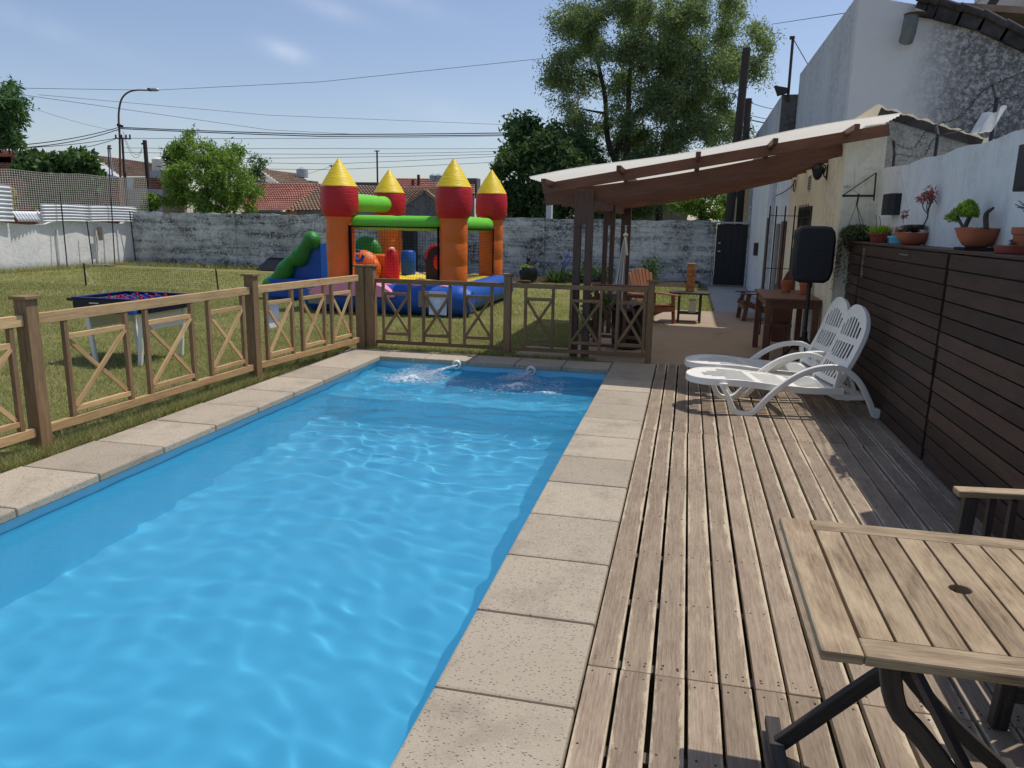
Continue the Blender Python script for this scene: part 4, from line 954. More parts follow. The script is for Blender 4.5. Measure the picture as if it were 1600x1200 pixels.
def corrugated(name, ya, yb, za, zb_, vertical, lab, dx=.12, skew=0, waves=9, shear=0):
    q = MB()
    def fn(u, v):
        if vertical: y = ya + (yb - ya) * u + shear * (1 - v); return (LX(ya) + dx + .02 * math.sin(u * waves * 2 * PI) + .12 * (1 - v), y, za + (zb_ - za) * v)
        y = ya + (yb - ya) * u; return (LX(y) + dx + .022 * math.sin(v * waves * 2 * PI), y + skew * (1 - v), za + (zb_ - za) * v + .02 * math.sin(3 * u))
    q.grid(fn, waves * 8 if vertical else 8, 3 if vertical else waves * 8)
    tag(q.build(name, M['zinc'], smooth=60, solid=.004), lab, 'metal sheet', 'corrugated metal sheets on the left wall')
corrugated('corrugated_sheet', 19.55, 21.3, 1.40, 1.93, False, 'left half of the long bright corrugated sheet hung sideways on the left wall', waves=6)
corrugated('corrugated_sheet', 21.3, 23.35, 1.41, 1.93, False, 'right half of the long bright corrugated sheet, ending near the back wall corner', dx=.13, waves=6)
corrugated('corrugated_sheet', 18.62, 19.6, 1.40, 1.70, True, 'low tilted corrugated sheet with upright ridges between the taller sheets', dx=.05, waves=9, shear=.1)
corrugated('corrugated_sheet', 16.2, 18.62, 1.38, 2.42, False, 'tall corrugated sheet at the far left edge of the view', waves=9)
# net over left wall with poles
t = thing('netting_fence', 'sagging pale square-mesh netting strung on thin dark poles above the left wall', 'netting', (-19.1, 20, 0))
q = MB(); ya, yb = 16.5, 24.2; NN = 96
def nz(u): return 2.86 - .05 * abs(math.sin(u * PI * 3.1)) + .09 * u
for i in range(NN):
    u = i / (NN - 1); y = ya + (yb - ya) * u; zt_ = nz(u); zb_ = 1.75
    q.bar((LX(y) - .1, y, zb_), (LX(y) - .1, y, zt_), .007, .007)
for j in range(18):
    pts = []
    for i in range(17):
        u = i / 16; y = ya + (yb - ya) * u; pts.append((LX(y) - .1, y, 1.75 + (nz(u) - 1.75) * j / 17))
    for i in range(16): q.bar(pts[i], pts[i + 1], .008, .008)
q.build('mesh', M['net_white'], t)
for (pxb, pyb, pxt, pyt) in ((105, 415, 94, 300), (179, 408, 169, 228), (212, 405, 203, 330), (145, 412, 136, 345)):
    b0 = atx(pxb, pyb, LX(21) + .3); yb_ = b0[1]; tp = atx(pxt, pyt, LX(yb_) + .25)
    q = MB(); q.tube([(b0[0], yb_, -.05), (LX(yb_) + .24, tp[1], tp[2])], .018, 6); q.build('pole', M['black_iron'], t)
q = MB(); q.box((LX(21.7) + .16, 21.55, .82), (LX(21.7) + .19, 21.72, 1.25)); tag(q.build('hanging_board', M['deck_dark']), 'short weathered board hanging on the sunlit left wall below the metal sheets', 'board')
q = MB(); q.bar(atg(178, 413, .0), atg(232, 403, 0.02), .12, .04); q.bar(atg(165, 415, .02), atg(200, 411, .02), .1, .04); tag(q.build('timber_plank', M['deck_dark']), 'weathered planks lying on the grass in the far left corner', 'plank')

# small ball net on the lawn
t = thing('lawn_net', 'low dark sports net stretched across the lawn beyond the football table', 'net', (-12, 15, 0))
p0 = Vector((-13.75, 15.2, 0)); p1 = Vector((-10.15, 15.05, 0))
for p, h, r_ in ((p0, .52, .02), (p1, .50, .016)):
    q = MB(); q.tube([p, p + Vector((-.03 if r_ < .018 else 0, 0, h))], r_, 8); q.build('post', M['black_iron'], t)
q = MB(); p0n = p0 + Vector((.45, 0, 0)); d = p1 - p0n
for i in range(62): b = p0n + d * (i / 61); q.bar(b + Vector((0, 0, .06)), b + Vector((0, 0, .44)), .0022, .0022)
for j in range(9): z = .06 + .38 * j / 8; q.bar(p0n + Vector((0, 0, z)), p1 + Vector((0, 0, z)), .0022, .0022)
q.build('mesh', M['net_black'], t)
q = MB(); q.bar(p0 + Vector((0, 0, .5)), p1 + Vector((0, 0, .47)), .012, .012); q.tube([p0 + Vector((0, 0, .35)), p0 + Vector((.35, -.1, .0))], .004, 4); q.build('top_cord', M['net_white'], t)
# dark panel leaning on wall
q = MB(); a = at(432, 405, 22.6); p = [(-1, 0), (0, 0)]
x0 = at(410, 425, 22.4)[0]; x1 = at(438, 425, 22.4)[0]
q.add([(x0, 22.0, 0), (x1, 22.0, 0), (x1 + .15, 22.5, .38), (x0 + .2, 22.5, .38), (x0, 22.05, 0), (x1, 22.05, 0), (x1 + .15, 22.55, .38), (x0 + .2, 22.55, .38)], [[0, 1, 2, 3], [7, 6, 5, 4], [0, 4, 5, 1], [1, 5, 6, 2], [2, 6, 7, 3], [3, 7, 4, 0]])
tag(q.build('black_sheet', M['black_plastic'], bevel=.01), 'small dark sheet leaning against the back wall left of the bouncy castle', 'sheet')

# ================================================================ TALLER BUILDINGS ON THE RIGHT
t = thing('white_building', 'tall white rendered building behind the cream house, its right side mottled with lichen', 'building', (2.5, 14, 0))
bx0 = 2.5; by0 = 14.4; zr = 5.55
pA = at(1330, -8, by0); q = MB(); q.box((bx0 + .002, by0 + .201, -.1), (bx0 + .2, 21.4, 5.42)); q.build('side_wall', M['grey_render'], t)
prof = [(px, at(px, py, by0)) for px, py in ((1340, -8), (1460, 12), (1530, 30), (1600, 62), (1760, 110))]
q = MB(); poly = [(bx0, -.1), (14, -.1), (14, prof[-1][1][2] - .6)] + [(p[0], p[2]) for _, p in prof[::-1]][:-1] + [(bx0, prof[0][1][2])]
q.prism(poly, 'y', by0, by0 + .2)
k = N('lichen_render'); o = k.co('Object'); s = k.n('ShaderNodeSeparateXYZ'); k.l(o, s.inputs[0])
edge = k.math('ADD', s.outputs[0], k.math('MULTIPLY', k.noise(o, .9, 4), 1.4))
zone = k.ramp(k.math('MULTIPLY', k.math('ADD', edge, 6.0), .1), [(.75, 0.0), (.84, 1.0)]); b_ = k.noise(o, 13, 10, .85); a_ = k.noise(o, 1.6, 7, .7)
mm = k.math('MULTIPLY', zone, k.ramp(b_, [(.40, 0.15), (.53, 1.0)])); c = k.mix(k.math('MULTIPLY', mm, .95), rgb(226, 226, 226), rgb(104, 102, 102)); c = k.mix(k.math('MULTIPLY', zone, k.ramp(a_, [(.5, 0.0), (.7, .55)])), c, rgb(84, 76, 68))
k.bump(b_, .9, .03); M['lichen'] = k.fin(c, .95, .1)
q.build('front_wall', M['lichen'], t)
q = MB()
for i in range(len(prof) - 1):
    A = Vector(prof[i][1]); B = Vector(prof[i + 1][1])
    if i == 0: A = A.lerp(B, .75)
    for j in range(2):
        a_ = A.lerp(B, j / 2); b_ = A.lerp(B, (j + 1.12) / 2); q.tube([(a_.x, by0 - .12, a_.z + .08), (b_.x, by0 - .12, b_.z + .05)], .06, 10)
        q.bar((a_.x, by0 - .05, a_.z - .08), (b_.x, by0 - .05, b_.z - .08), .08, .20)
q.build('roof_tile_edge', M['tile_dark'], t, smooth=True)
q = MB(); q.add([(prof[1][1][0], by0, prof[1][1][2] + .05), (12, by0, prof[-1][1][2] + .2), (12, 21, prof[-1][1][2] + .2), (prof[1][1][0], 21, prof[1][1][2] + .05)], [[0, 1, 2, 3]]); q.build('roof', M['tile_brown'], t, solid=.1)
# metal flue
c = at(1425, 22, by0 - .25); e = at(1421, 62, by0 - .25); q = MB()
q.lathe([(.16, 0), (.17, .02), (.02, .10), (.0, .11)], 20, (c[0] + .05, c[1], c[2] - .02)); t2 = thing('flue_pipe', 'grey metal flue with a flat cowl, fixed high on the tall mottled wall', 'flue', (c[0], c[1], e[2]))
q.build('cowl', M['dark_pole'], t2, smooth=30); q = MB(); q.tube([(c[0], c[1], c[2]), (c[0] - .02, c[1], e[2] + .1), (e[0] - .03, c[1] + .1, e[2])], .11, 14); q.build('pipe', plain('spotted_flue', rgb(110, 116, 118), .6, .3, .4, .6, 14), t2, smooth=40)
# upper right eave
t = thing('white_building', 'corner of a higher cream building with boarded eaves at the top right', 'building', (9, 20, 0))
A = at(1545, 25, 20); B = at(1590, -30, 20); q = MB()
q.add([at(1535, 32, 20), at(1585, -40, 20), at(1640, -40, 21.5), at(1568, 45, 21.5)], [[0, 1, 2, 3]]); q.build('eave_boards', M['house_white'], t, solid=.05)
q = MB(); q.tube([at(1533, 30, 19.95), at(1583, -42, 19.95)], .09, 8); q.build('roof_edge', M['tile_dark'], t)
q = MB(); x0 = at(1568, 40, 21.6)[0]; q.box((x0, 21.6, -.1), (x0 + 7, 24, 9)); q.build('wall', M['cream_wall'], t)
# farther stained party wall
t = thing('party_wall', 'stained wall with a sloping top above the pergola roof, left of the tall building', 'building', (2.2, 26, 0))
P = [(21.45, -.1), (28.5, -.1), (28.5, 3.9)] + [(atx(px, py, 2.25)[1], atx(px, py, 2.25)[2]) for px, py in ((1190, 185),)] + [(21.45, atx(1222, 145, 2.25)[2] - .15)]
q = MB(); ya_ = 21.45
za = at(1222, 148, ya_); 
q.prism([(ya_, -.1), (30, -.1), (30, at(1168, 215, 30)[2]), (ya_, za[2])], 'x', za[0], za[0] + .25); q.build('side_wall', M['grey_render'], t)
q = MB(); q.box((za[0], ya_ - .02, -.1), (za[0] + 2, ya_, za[2])); q.build('front_wall', M['dark_render'], t)
a = at(1232, 140, ya_); t = thing('antenna_mast', 'thin dark mast with a floodlight at its foot on the stained party wall', 'mast', a)
q = MB(); b = at(1239, 60, ya_ - .05); q.tube([(a[0], a[1] - .05, a[2] - .3), b], .035, 8); q.build('mast', M['dark_pole'], t)
q = MB(); q.box((b[0] - .08, b[1] - .04, b[2] - .02), (b[0] + .04, b[1] + .04, b[2] + .05)); q.build('mast_head', M['dark_pole'], t)
c = at(1222, 142, ya_ - .1); q = MB(); q.prism([(c[0] - .2, c[2] + .12), (c[0] + .12, c[2] + .06), (c[0] + .12, c[2] - .06), (c[0] - .1, c[2] - .12)], 'y', c[1] - .1, c[1] + .08); q.build('floodlight', M['dark_pole'], t)
q = MB(); q.tube([b, at(1262, 100, 21.4)], .01, 4); tag(q.build('guy_wire', M['cable']), 'short wire from the mast to the top of the tall white building', 'wire')

# barbed wire posts
for (pb, pm, pt_, lab) in (((1395, 262), (1398, 240), (1393, 222), 'short bent black bracket at the far end of the white wall top'), ((1462, 236), (1461, 212), (1452, 200), 'bent black bracket in the middle of the white wall top'), ((1552, 190), (1552, 155), (1539, 140), 'bent black bracket next to the torn plastic bag')):
    A = atx(*pb, XW + .07); A = (A[0], A[1], 2.18); B = atx(*pm, XW + .07); C_ = atx(*pt_, XW + .07); yy = A[1]
    q = MB(); q.tube([A, (A[0], yy, B[2]), (A[0] + .0, yy + (.10), C_[2])], .014, 6); o = tag(q.build('wire_bracket', M['black_iron']), lab, 'bracket', 'bent brackets carrying the barbed wire')
for (ptsx, lab) in (([(1393, 222), (1425, 232), (1452, 200), (1500, 182), (1539, 140), (1600, 112)], 'upper strand of rusty barbed wire sagging above the white wall'), ([(1395, 240), (1440, 244), (1461, 216), (1510, 200), (1552, 165), (1610, 140)], 'lower tangled strand of barbed wire above the white wall')):
    pts = [atx(px, py, XW + .06) for px, py in ptsx]; c = arc_pts(pts, 14); q = MB(); q.tube(c, .004, 4)
    for i in range(2, len(c) - 1, 3):
        for s_ in range(2): d = Vector((random.uniform(-1, 1), random.uniform(-1, 1), random.uniform(-1, 1))).normalized() * .022; q.bar(c[i] - d, c[i] + d, .003, .003)
    tag(q.build('barbed_wire', M['black_iron']), lab, 'barbed wire')
# torn plastic bag
q = MB(); P = [atx(px, py, XW + .03) for px, py in ((1522, 210), (1545, 183), (1562, 182), (1580, 168), (1572, 190), (1548, 206))]
def bagf(u, v):
    a = Vector(P[0]).lerp(Vector(P[1]), v) if v < 1 else Vector(P[1]); b = Vector(P[5]).lerp(Vector(P[3]), v)
    c = a.lerp(b, u); c.x += -.03 + .03 * math.sin(u * 14 + 3 * v); c.z += .02 * math.sin(u * 9) * v; return c
q.grid(bagf, 24, 12); tag(q.build('plastic_bag', M['paper'], smooth=True, solid=.002), 'torn white plastic bag caught on the barbed wire on top of the white wall', 'plastic bag')
# wall speakers
def wallbox(pxs, lab, y0, y1, z0, z1, d):
    t = thing('wall_speaker', lab, 'speaker', (XW, (y0 + y1) / 2, z0), 'black speakers on the white wall')
    q = MB(); q.prism([(XW, y0), (XW - d * .55, y0), (XW - d, y0 + .03), (XW - d, y1), (XW, y1)], 'z', z0, z1); q.build('cabinet', M['black_plastic'], t, bevel=.004)
    q = MB(); q.box((XW - d - .003, y0 + .045, z0 + .02), (XW - d - .0005, y1 - .02, z1 - .02)); q.build('grille', M['black_iron'], t); return t
t = wallbox(None, 'large black wall speaker with a white sticker at the right edge', 4.74, 5.05, 1.83, 2.09, .14)
q = MB(); q.box((XW - .12, 4.768, 2.065), (XW - .085, 4.7695, 2.078)); q.bar((XW - .13, 4.742, 2.06), (XW - .085, 4.738, 2.068), .003, .014); q.build('sticker', M['paper'], t)
wallbox(None, 'smaller black wall speaker above the potted plants', 8.02, 8.32, 1.745, 1.945, .10)
# bracket with hanging basket
A = at(1365, 308, 8.85); t = thing('hanging_basket', 'trailing basket plant hanging from a black triangular iron bracket at the dark fence end', 'plant', (XW - .2, 8.85, 1.5))
q = MB(); b0 = at(1316, 306, 8.85); b1 = at(1366, 306, 8.85); b2 = at(1369, 270, 8.85); q.bar(b0, b1, .02, .022); q.bar((b1[0], 8.85, b1[2] - .05), b2, .014, .014); q.bar(b0, b2, .010, .010)
hk = at(1342, 303, 8.85); q.tube([hk, (hk[0] - .01, 8.85, hk[2] - .12)], .010, 6); q.build('iron_bracket', M['black_iron'], t)
bc = at(1338, 374, 8.85); q = MB()
for dx, dy in ((-.13, 0), (.08, .1), (.1, -.08)): q.bar((hk[0] - .01, 8.85, hk[2] - .11), (bc[0] + dx, 8.85 + dy, bc[2] + .02), .0045, .0045)
q.build('cord', M['cable'], t)
q = MB(); q.lathe([(.05, -.14), (.11, -.09), (.135, 0), (.125, 0), (.1, -.04), (0.001, -.04)], 18, (bc[0], 8.85, bc[2])); q.build('basket', M['soil'], t, smooth=True)

def leafcloud(n, centre, rad, size, up=0.0, shell=.0, aspect=.45):
    """loose leaf quads (diamond) spread through an ellipsoid"""
    d = RNG.normal(size=(n, 3)); d /= np.linalg.norm(d, axis=1)[:, None]; r = RNG.random(n) ** (1 / 3) if not shell else shell + (1 - shell) * RNG.random(n)
    c = np.array(centre) + d * r[:, None] * np.array(rad)
    return leaves_at(c, size, aspect, up)
def leaves_at(c, size, aspect=.45, up=0.0, dirs=None):
    n = len(c); s = size * RNG.uniform(.6, 1.3, n)
    a = RNG.normal(size=(n, 3)) if dirs is None else dirs + RNG.normal(size=(n, 3)) * .35
    a[:, 2] += up; a /= np.linalg.norm(a, axis=1)[:, None]
    b = RNG.normal(size=(n, 3)); b -= a * (a * b).sum(1)[:, None]; b /= np.linalg.norm(b, axis=1)[:, None]
    L = a * s[:, None]; Wd = b * (s * aspect / 2)[:, None]
    V = np.stack([c, c + L * .45 + Wd, c + L, c + L * .45 - Wd], 1); return V
V = [leafcloud(2600, (bc[0], 8.85, bc[2] + .055), (.17, .15, .10), .030)]
for k in range(26):
    a = RNG.uniform(0, 2 * PI); x = bc[0] + .14 * math.cos(a) - .03; y = 8.85 + .13 * math.sin(a); L = RNG.uniform(.2, .55) if x < bc[0] else RNG.uniform(.1, .25); m = int(L * 70)
    c = np.stack([x + np.cumsum(RNG.normal(0, .004, m)) - .02 * np.linspace(0, 1, m), y + np.cumsum(RNG.normal(0, .004, m)), bc[2] - .02 - np.linspace(0, L, m)], 1); V.append(leaves_at(c, .022, .7))
quads_obj('foliage', np.concatenate(V), M['trail'], t)

# ================================================================ POTS ON THE LEDGE
LZ = 1.479
def pot(px, wpx, h, mat, prof, lab, name='potted_plant', X=1.86, group='plant pots on the fence ledge', lift=0):
    y = atx(px, 370, X)[1]; r_ = wpx / 1180 * math.hypot(X, y) / 2 * .97; c = (X, y, LZ + lift)
    r_ = min(r_, XW - X + .04) if r_ > .14 else r_
    t = thing(name, lab, 'potted plant', c, group)
    q = MB(); q.lathe([(a * r_, b * h) for a, b in prof], 28, c); q.build('pot', M[mat], t, smooth=35)
    q = MB(); q.lathe([(.001, h * .90), (r_ * .93, h * .90), (r_ * .92, h * .86)][::-1], 20, c); q.build('soil', M['soil'], t)
    return t, c, r_
BOWL = [(.45, 0), (.62, .12), (.85, .5), (.97, .86), (1.0, .88), (1.02, 1.0), (.95, 1.0), (.93, .88)]
POT = [(.68, 0), (.74, .05), (.88, .72), (1.0, .74), (1.02, 1.0), (.93, 1.0), (.91, .86)]
def rosette(c, r_, n=46, up=.5, fat=.42):
    P = []
    for i in range(n):
        a = i * 2.399963; f = (i + .5) / n; L = r_ * (.35 + .65 * f); el = (1 - f) * 1.25 + .12
        d = np.array([math.cos(a) * math.cos(el), math.sin(a) * math.cos(el), math.sin(el)]); s = np.array([-math.sin(a), math.cos(a), 0]); wd = L * fat * .5
        b = np.array(c); k = np.array([0, 0, r_ * .10])
        P.append([b + d * L * .1, b + d * L * .7 + s * wd - k * .2, b + d * L + k * .5, b + d * L * .7 - s * wd - k * .2])
    return np.array(P)
def ball(c, r_, n=60, fat=.5, low=-.35):
    P = []
    for i in range(n):
        zz = low + (1 - low) * (i + .5) / n; a = i * 2.399963; h = math.sqrt(max(0, 1 - zz * zz)); d = np.array([h * math.cos(a), h * math.sin(a), zz]); d2 = d * .8 + np.array([0, 0, .35]); d2 /= np.linalg.norm(d2)
        s = np.array([-math.sin(a), math.cos(a), 0]); b = np.array(c) + d * r_ * .25; L = r_ * .8 * RNG.uniform(.85, 1.1); wd = L * fat * .5; up = np.cross(s, d2) * L * .12
        P.append([b, b + d2 * L * .62 + s * wd + up, b + d2 * L, b + d2 * L * .62 - s * wd + up])
    return np.array(P)
# big bowl with lime aeonium
t, c, r_ = pot(1527, 66, .125, 'terracotta', BOWL, 'wide terracotta bowl with lime green aeonium rosettes and a bare curved stem', lift=.02)
q = MB(); q.box((c[0] - .10, c[1] - .10, LZ), (c[0] + .09, c[1] + .10, LZ + .019)); q.build('tray', M['black_plastic'], t)
s1 = atx(1496, 338, 1.86); s2 = atx(1519, 332, 1.86); b1 = atx(1507, 358, 1.86); b2 = atx(1541, 358, 1.86); tipb = atx(1552, 325, 1.86); mb_ = atx(1541, 335, 1.86)
q = MB(); q.tube(arc_pts([b1, ((b1[0]), (b1[1] + s2[1]) / 2 + .01, (b1[2] + s2[2]) / 2), s2], 4), .016, 8); q.tube(arc_pts([b1, ((b1[0]), (b1[1] + s1[1]) / 2, b1[2] + .04), s1], 4), .010, 8); q.tube(arc_pts([b2, mb_, tipb], 5), [.017] * 5 + [.015, .013, .012, .011, .009, .008], 8); q.each('stem', M['bark'], t, smooth=True)
quads_obj('rosette', np.concatenate([ball((s2[0] - .03, s2[1] + dy, s2[2] + dz), rr, 56) for dy, dz, rr in ((0, .0, .085), (.06, -.015, .06), (-.06, -.01, .065), (-.10, -.03, .05), (.0, .03, .06))]), M['succ'], t)
quads_obj('rosette', np.concatenate([ball(s1, .065, 44), ball((s1[0] - .03, s1[1] + .05, s1[2] - .02), .05, 34), ball((s1[0] - .03, s1[1] - .02, s1[2] - .04), .045, 30)]), M['succ'], t)
quads_obj('small_rosettes', np.concatenate([rosette((c[0] + RNG.uniform(-.1, .06), c[1] + RNG.uniform(-.11, .11), c[2] + .12), .022, 18) for _ in range(12)]), M['succ'], t)
# second bowl : dark succulents with tall red stem
t, c, r_ = pot(1426, 47, .105, 'terracotta', BOWL, 'terracotta bowl of dark spiky succulents with one tall red-leaved stem')
q = MB(); pr_ = [atx(px, py, 1.88) for px, py in ((1443, 352), (1449, 340), (1451, 325), (1457, 312))]; q.tube(arc_pts(pr_, 4), .006, 6)
for e in ((1441, 318), (1450, 312), (1461, 308)): q.tube(arc_pts([atx(1450, 335, 1.88), atx((1450 + e[0]) / 2 - 2, (335 + e[1]) / 2, 1.88), atx(*e, 1.88)], 3), .004, 5)
q.each('stem', M['bark'], t, smooth=True)
hc = atx(1452, 304, 1.88); quads_obj('red_leaves', np.concatenate([leafcloud(170, hc, (.05, .085, .06), .05, up=-.6, aspect=.22), leafcloud(50, atx(1437, 310, 1.88), (.03, .05, .03), .04, up=-.6, aspect=.22)]), M['succ_red'], t)
quads_obj('spiky_leaves', np.concatenate([rosette((c[0] + RNG.uniform(-.08, .05), c[1] + RNG.uniform(-.10, .10), c[2] + .10 + RNG.uniform(0, .05)), RNG.uniform(.04, .07), 30) for _ in range(26)]), M['succ_dark'], t)
sc_ = atx(1413, 340, 1.86); quads_obj('pink_leaves', leafcloud(60, (sc_[0], sc_[1], sc_[2] + .02), (.02, .035, .05), .035, aspect=.3), M['succ_red'], t)
# blue pot
t, c, r_ = pot(1404, 27, .07, 'blue_pot', [(.78, 0), (.84, .05), (.93, .7), (1.05, .74), (1.08, .95), (1.0, 1.0), (.92, .95)], 'small sky blue plastic pot with a straggly pink-tipped plant between two brown pots')
sc_ = atx(1395, 366, 1.86); quads_obj('leaves', np.concatenate([leafcloud(60, (c[0], c[1], c[2] + .10), (.04, .05, .05), .04, aspect=.35), ]), M['succ_dark'], t); quads_obj('pink_leaves', leafcloud(70, (c[0], c[1] + .08, c[2] + .09), (.03, .04, .06), .045, aspect=.3), M['succ_pink'], t)
# red pot w lime grass
t, c, r_ = pot(1374, 29, .095, 'red_pot', POT, 'dark red pot of short lime green spiky leaves near the hanging basket')
n = 260; cc_ = np.stack([c[0] + RNG.normal(0, .045, n), c[1] + RNG.normal(0, .06, n), np.full(n, c[2] + .08)], 1); dd_ = np.stack([RNG.normal(0, .25, n), RNG.normal(0, .25, n), np.ones(n)], 1)
quads_obj('leaves', leaves_at(cc_, .085, .14, 0, dd_), M['succ_lime'], t)
q = MB()
for e in ((1368, 336), (1374, 338)): b = atx(e[0] - 1, 362, 1.88); q.tube(arc_pts([b, atx(e[0] + 2, 350, 1.88), atx(*e, 1.88)], 3), .003, 5)
q.build('bare_stem', M['bark'], t)
# pots at right edge
t, c, r_ = pot(1587, 46, .045, 'red_pot', [(.9, 0), (.95, .1), (1, 1.0), (.93, 1.0), (.92, .8)], 'shallow dark red dish of tiny green succulents at the right edge of the ledge', X=1.83)
quads_obj('rosettes', np.concatenate([rosette((c[0] + RNG.uniform(-.04, .04), c[1] + RNG.uniform(-.07, .03), c[2] + .04 + RNG.uniform(0, .03)), .028, 18) for _ in range(14)]), M['succ_dark'], t)
t, c, r_ = pot(1607, 40, .15, 'terracotta', POT, 'tall terracotta pot cut by the right edge of the view, with thin arching leaves', X=1.88)
q = MB()
for k in range(9): a = RNG.uniform(0, 6.28); q.tube(arc_pts([(c[0], c[1], c[2] + .13), (c[0] + .03 * math.cos(a), c[1] + .06 * math.sin(a) + .03, c[2] + .24), (c[0] - .02, c[1] + .13 * math.sin(a) + .07, c[2] + .26 + .05 * RNG.random())], 4), .003, 4)
q.build('arching_leaves', M['succ_dark'], t)

# ================================================================ PERGOLA
t = thing('pergola', 'lean-to pergola of red-brown timber with a white corrugated sheet roof over the patio', 'pergola', (0, 11, 0))
fL = at(850, 295, 8.8); fR = at(1377, 205, 8.8); SL = (fR[2] - fL[2]) / (fR[0] - fL[0])
def rz(x): return fL[2] + SL * (x - fL[0])
def low(x): return .115 - .026 * (x + .1) ** 2
for i, (y, xa, xb_) in enumerate([(8.8, -1.66, 1.945), (9.27, -1.72, 1.595), (10.15, -1.66, 1.595), (11.05, -1.66, 1.595), (11.95, -1.66, 1.595), (12.9, -1.66, 1.595), (13.45, -1.66, 1.595)]):
    q = MB()
    if i == 0: q.bar((xa, y, rz(xa)), (xb_, y, rz(xb_)), .05, .115)
    else: q.ribbon([(x, y, rz(x) - low(x) - .03) for x in np.linspace(xa, xb_, 12)], .05, .175, (0, 1, 0))
    q.build('rafter', M['red_wood'], t, bevel=.003)
PX = [at(px, py, 8.8)[0] for px, py in ((862, 292), (973, 276), (1090, 255), (1203, 235), (1322, 214))]
for x in PX: q = MB(); q.box((x - .025, 8.27, rz(x) + .010), (x + .025, 9.2, rz(x) + .068)); q.box((x - .025, 9.201, rz(x) + .058 - low(x)), (x + .025, 13.5, rz(x) + .068)); q.each('purlin', M['red_wood'], t, bevel=.003)
q = MB(); xa, xb_ = -1.71, 1.92
q.grid(lambda u, v: (xa + (xb_ - xa) * u, 8.25 + 5.3 * v, rz(xa + (xb_ - xa) * u) + .092 + .012 * math.sin(2 * PI * 5.3 * v / .13) + .02 * math.sin(u * 9 + .6)), 24, 520); q.build('roof_sheet', M['sheet'], t, smooth=80)
q = MB(); q.box((-1.165, 9.22, 1.79), (-1.105, 13.9, 1.895)); q.build('beam', M['red_wood'], t, bevel=.003)
def post(x, y, wd, ztop):
    q = MB(); q.box((x - wd / 2, y - .05, -.05), (x - wd * .12, y + .05, ztop - .40)); q.build('post_plank', M['post_wood'], t, bevel=.003)
    q = MB(); q.box((x + wd * .12, y - .05, -.05), (x + wd / 2, y + .05, ztop - .40)); q.build('post_plank', M['post_wood'], t, bevel=.003)
    q = MB(); q.box((x - wd / 2, y - .052, ztop - .399), (x + wd / 2, y + .052, ztop)); q.build('post_head', M['post_wood'], t, bevel=.003)
post(-1.22, 9.16, .225, 2.0); post(at(950, 400, 11.6)[0], 11.6, .17, 2.0); post(at(976, 400, 13.6)[0], 13.6, .17, 2.0)
q = MB(); q.bar((-1.16, 9.24, 1.66), (-1.16, 9.56, 1.88), .03, .035); q.build('brace', M['red_wood'], t)
# hammock cloth
q = MB(); tp = at(978, 370, 13.0); bl = at(955, 452, 13.0); br = at(976, 452, 13.0)
def hm(u, v):
    w0 = .10 + .90 * v ** .9; x = tp[0] + (bl[0] * (1 - u) + br[0] * u - tp[0]) * w0; return (x, 12.95 + .07 * math.sin(u * 22) * w0, tp[2] + (bl[2] - .25 - tp[2]) * v)
q.grid(hm, 40, 14); o = q.build('hammock_cloth', M['paper'], smooth=True, solid=.003)
tag(o, 'bundled off-white hammock cloth hanging from the rear pergola post', 'hammock')
q = MB(); kk = at(978, 364, 13.4); q.ico((tp[0], 12.95, tp[2] + .03), .045, 6, (1, 1, .7)); q.tube([(tp[0], 12.95, tp[2]), (tp[0] + .04, 12.93, tp[2] - .3)], .02, 6); tag(q.build('rope_knot', M['net_white'], smooth=True), 'white knotted rope end tied to the rear pergola post above the hammock', 'rope')

# ================================================================ PATIO FURNITURE
t = thing('patio_table', 'dark brown slatted dining table against the cream house wall', 'table', (1.27, 10.2, 0))
for i in range(7): q = MB(); y = 9.5 + i * .205; q.box((.94, y, .755), (1.585, y + .196, .78)); q.build('slat', M['table2_wood'], t, bevel=.003)
q = MB(); q.box((.98, 9.54, .66), (1.56, 9.57, .754)); q.box((.98, 10.86, .66), (1.56, 10.89, .754)); q.box((.98, 9.571, .66), (1.01, 10.859, .754)); q.box((1.53, 9.571, .66), (1.56, 10.859, .754)); q.each('apron', M['table2_wood'], t)
for x in (1.0, 1.54):
    for y in (9.56, 10.87): q = MB(); q.box((x - .035, y - .035, -.02), (x + .035, y + .035, .753)); q.build('leg', M['table2_wood'], t, bevel=.003)
for i, (px, py, r_, lab) in enumerate(((1255, 448, .07, 'terracotta pot on the dark patio table, left one under the big speaker'), (1272, 452, .075, 'terracotta pot on the dark patio table, right one under the big speaker'))):
    c = (1.30 + .20 * i, 10.55 - .25 * i, .781); q = MB(); q.lathe([(a * r_, b * .15) for a, b in POT], 20, c); tag(q.build('clay_pot', M['terracotta'], smooth=35), lab, 'pot', 'clay pots on the patio table')
# bench/stool beneath
t = thing('wooden_stool', 'dark wooden stool tucked under the near left corner of the patio table', 'stool', (1.12, 9.75, 0))
q = MB(); q.box((1.02, 9.66, .42), (1.30, 9.94, .45)); q.build('seat', M['table2_wood'], t, bevel=.003)
for x in (1.05, 1.27):
    for y in (9.69, 9.91): q = MB(); q.box((x - .018, y - .018, -.02), (x + .018, y + .018, .419)); q.build('leg', M['table2_wood'], t)

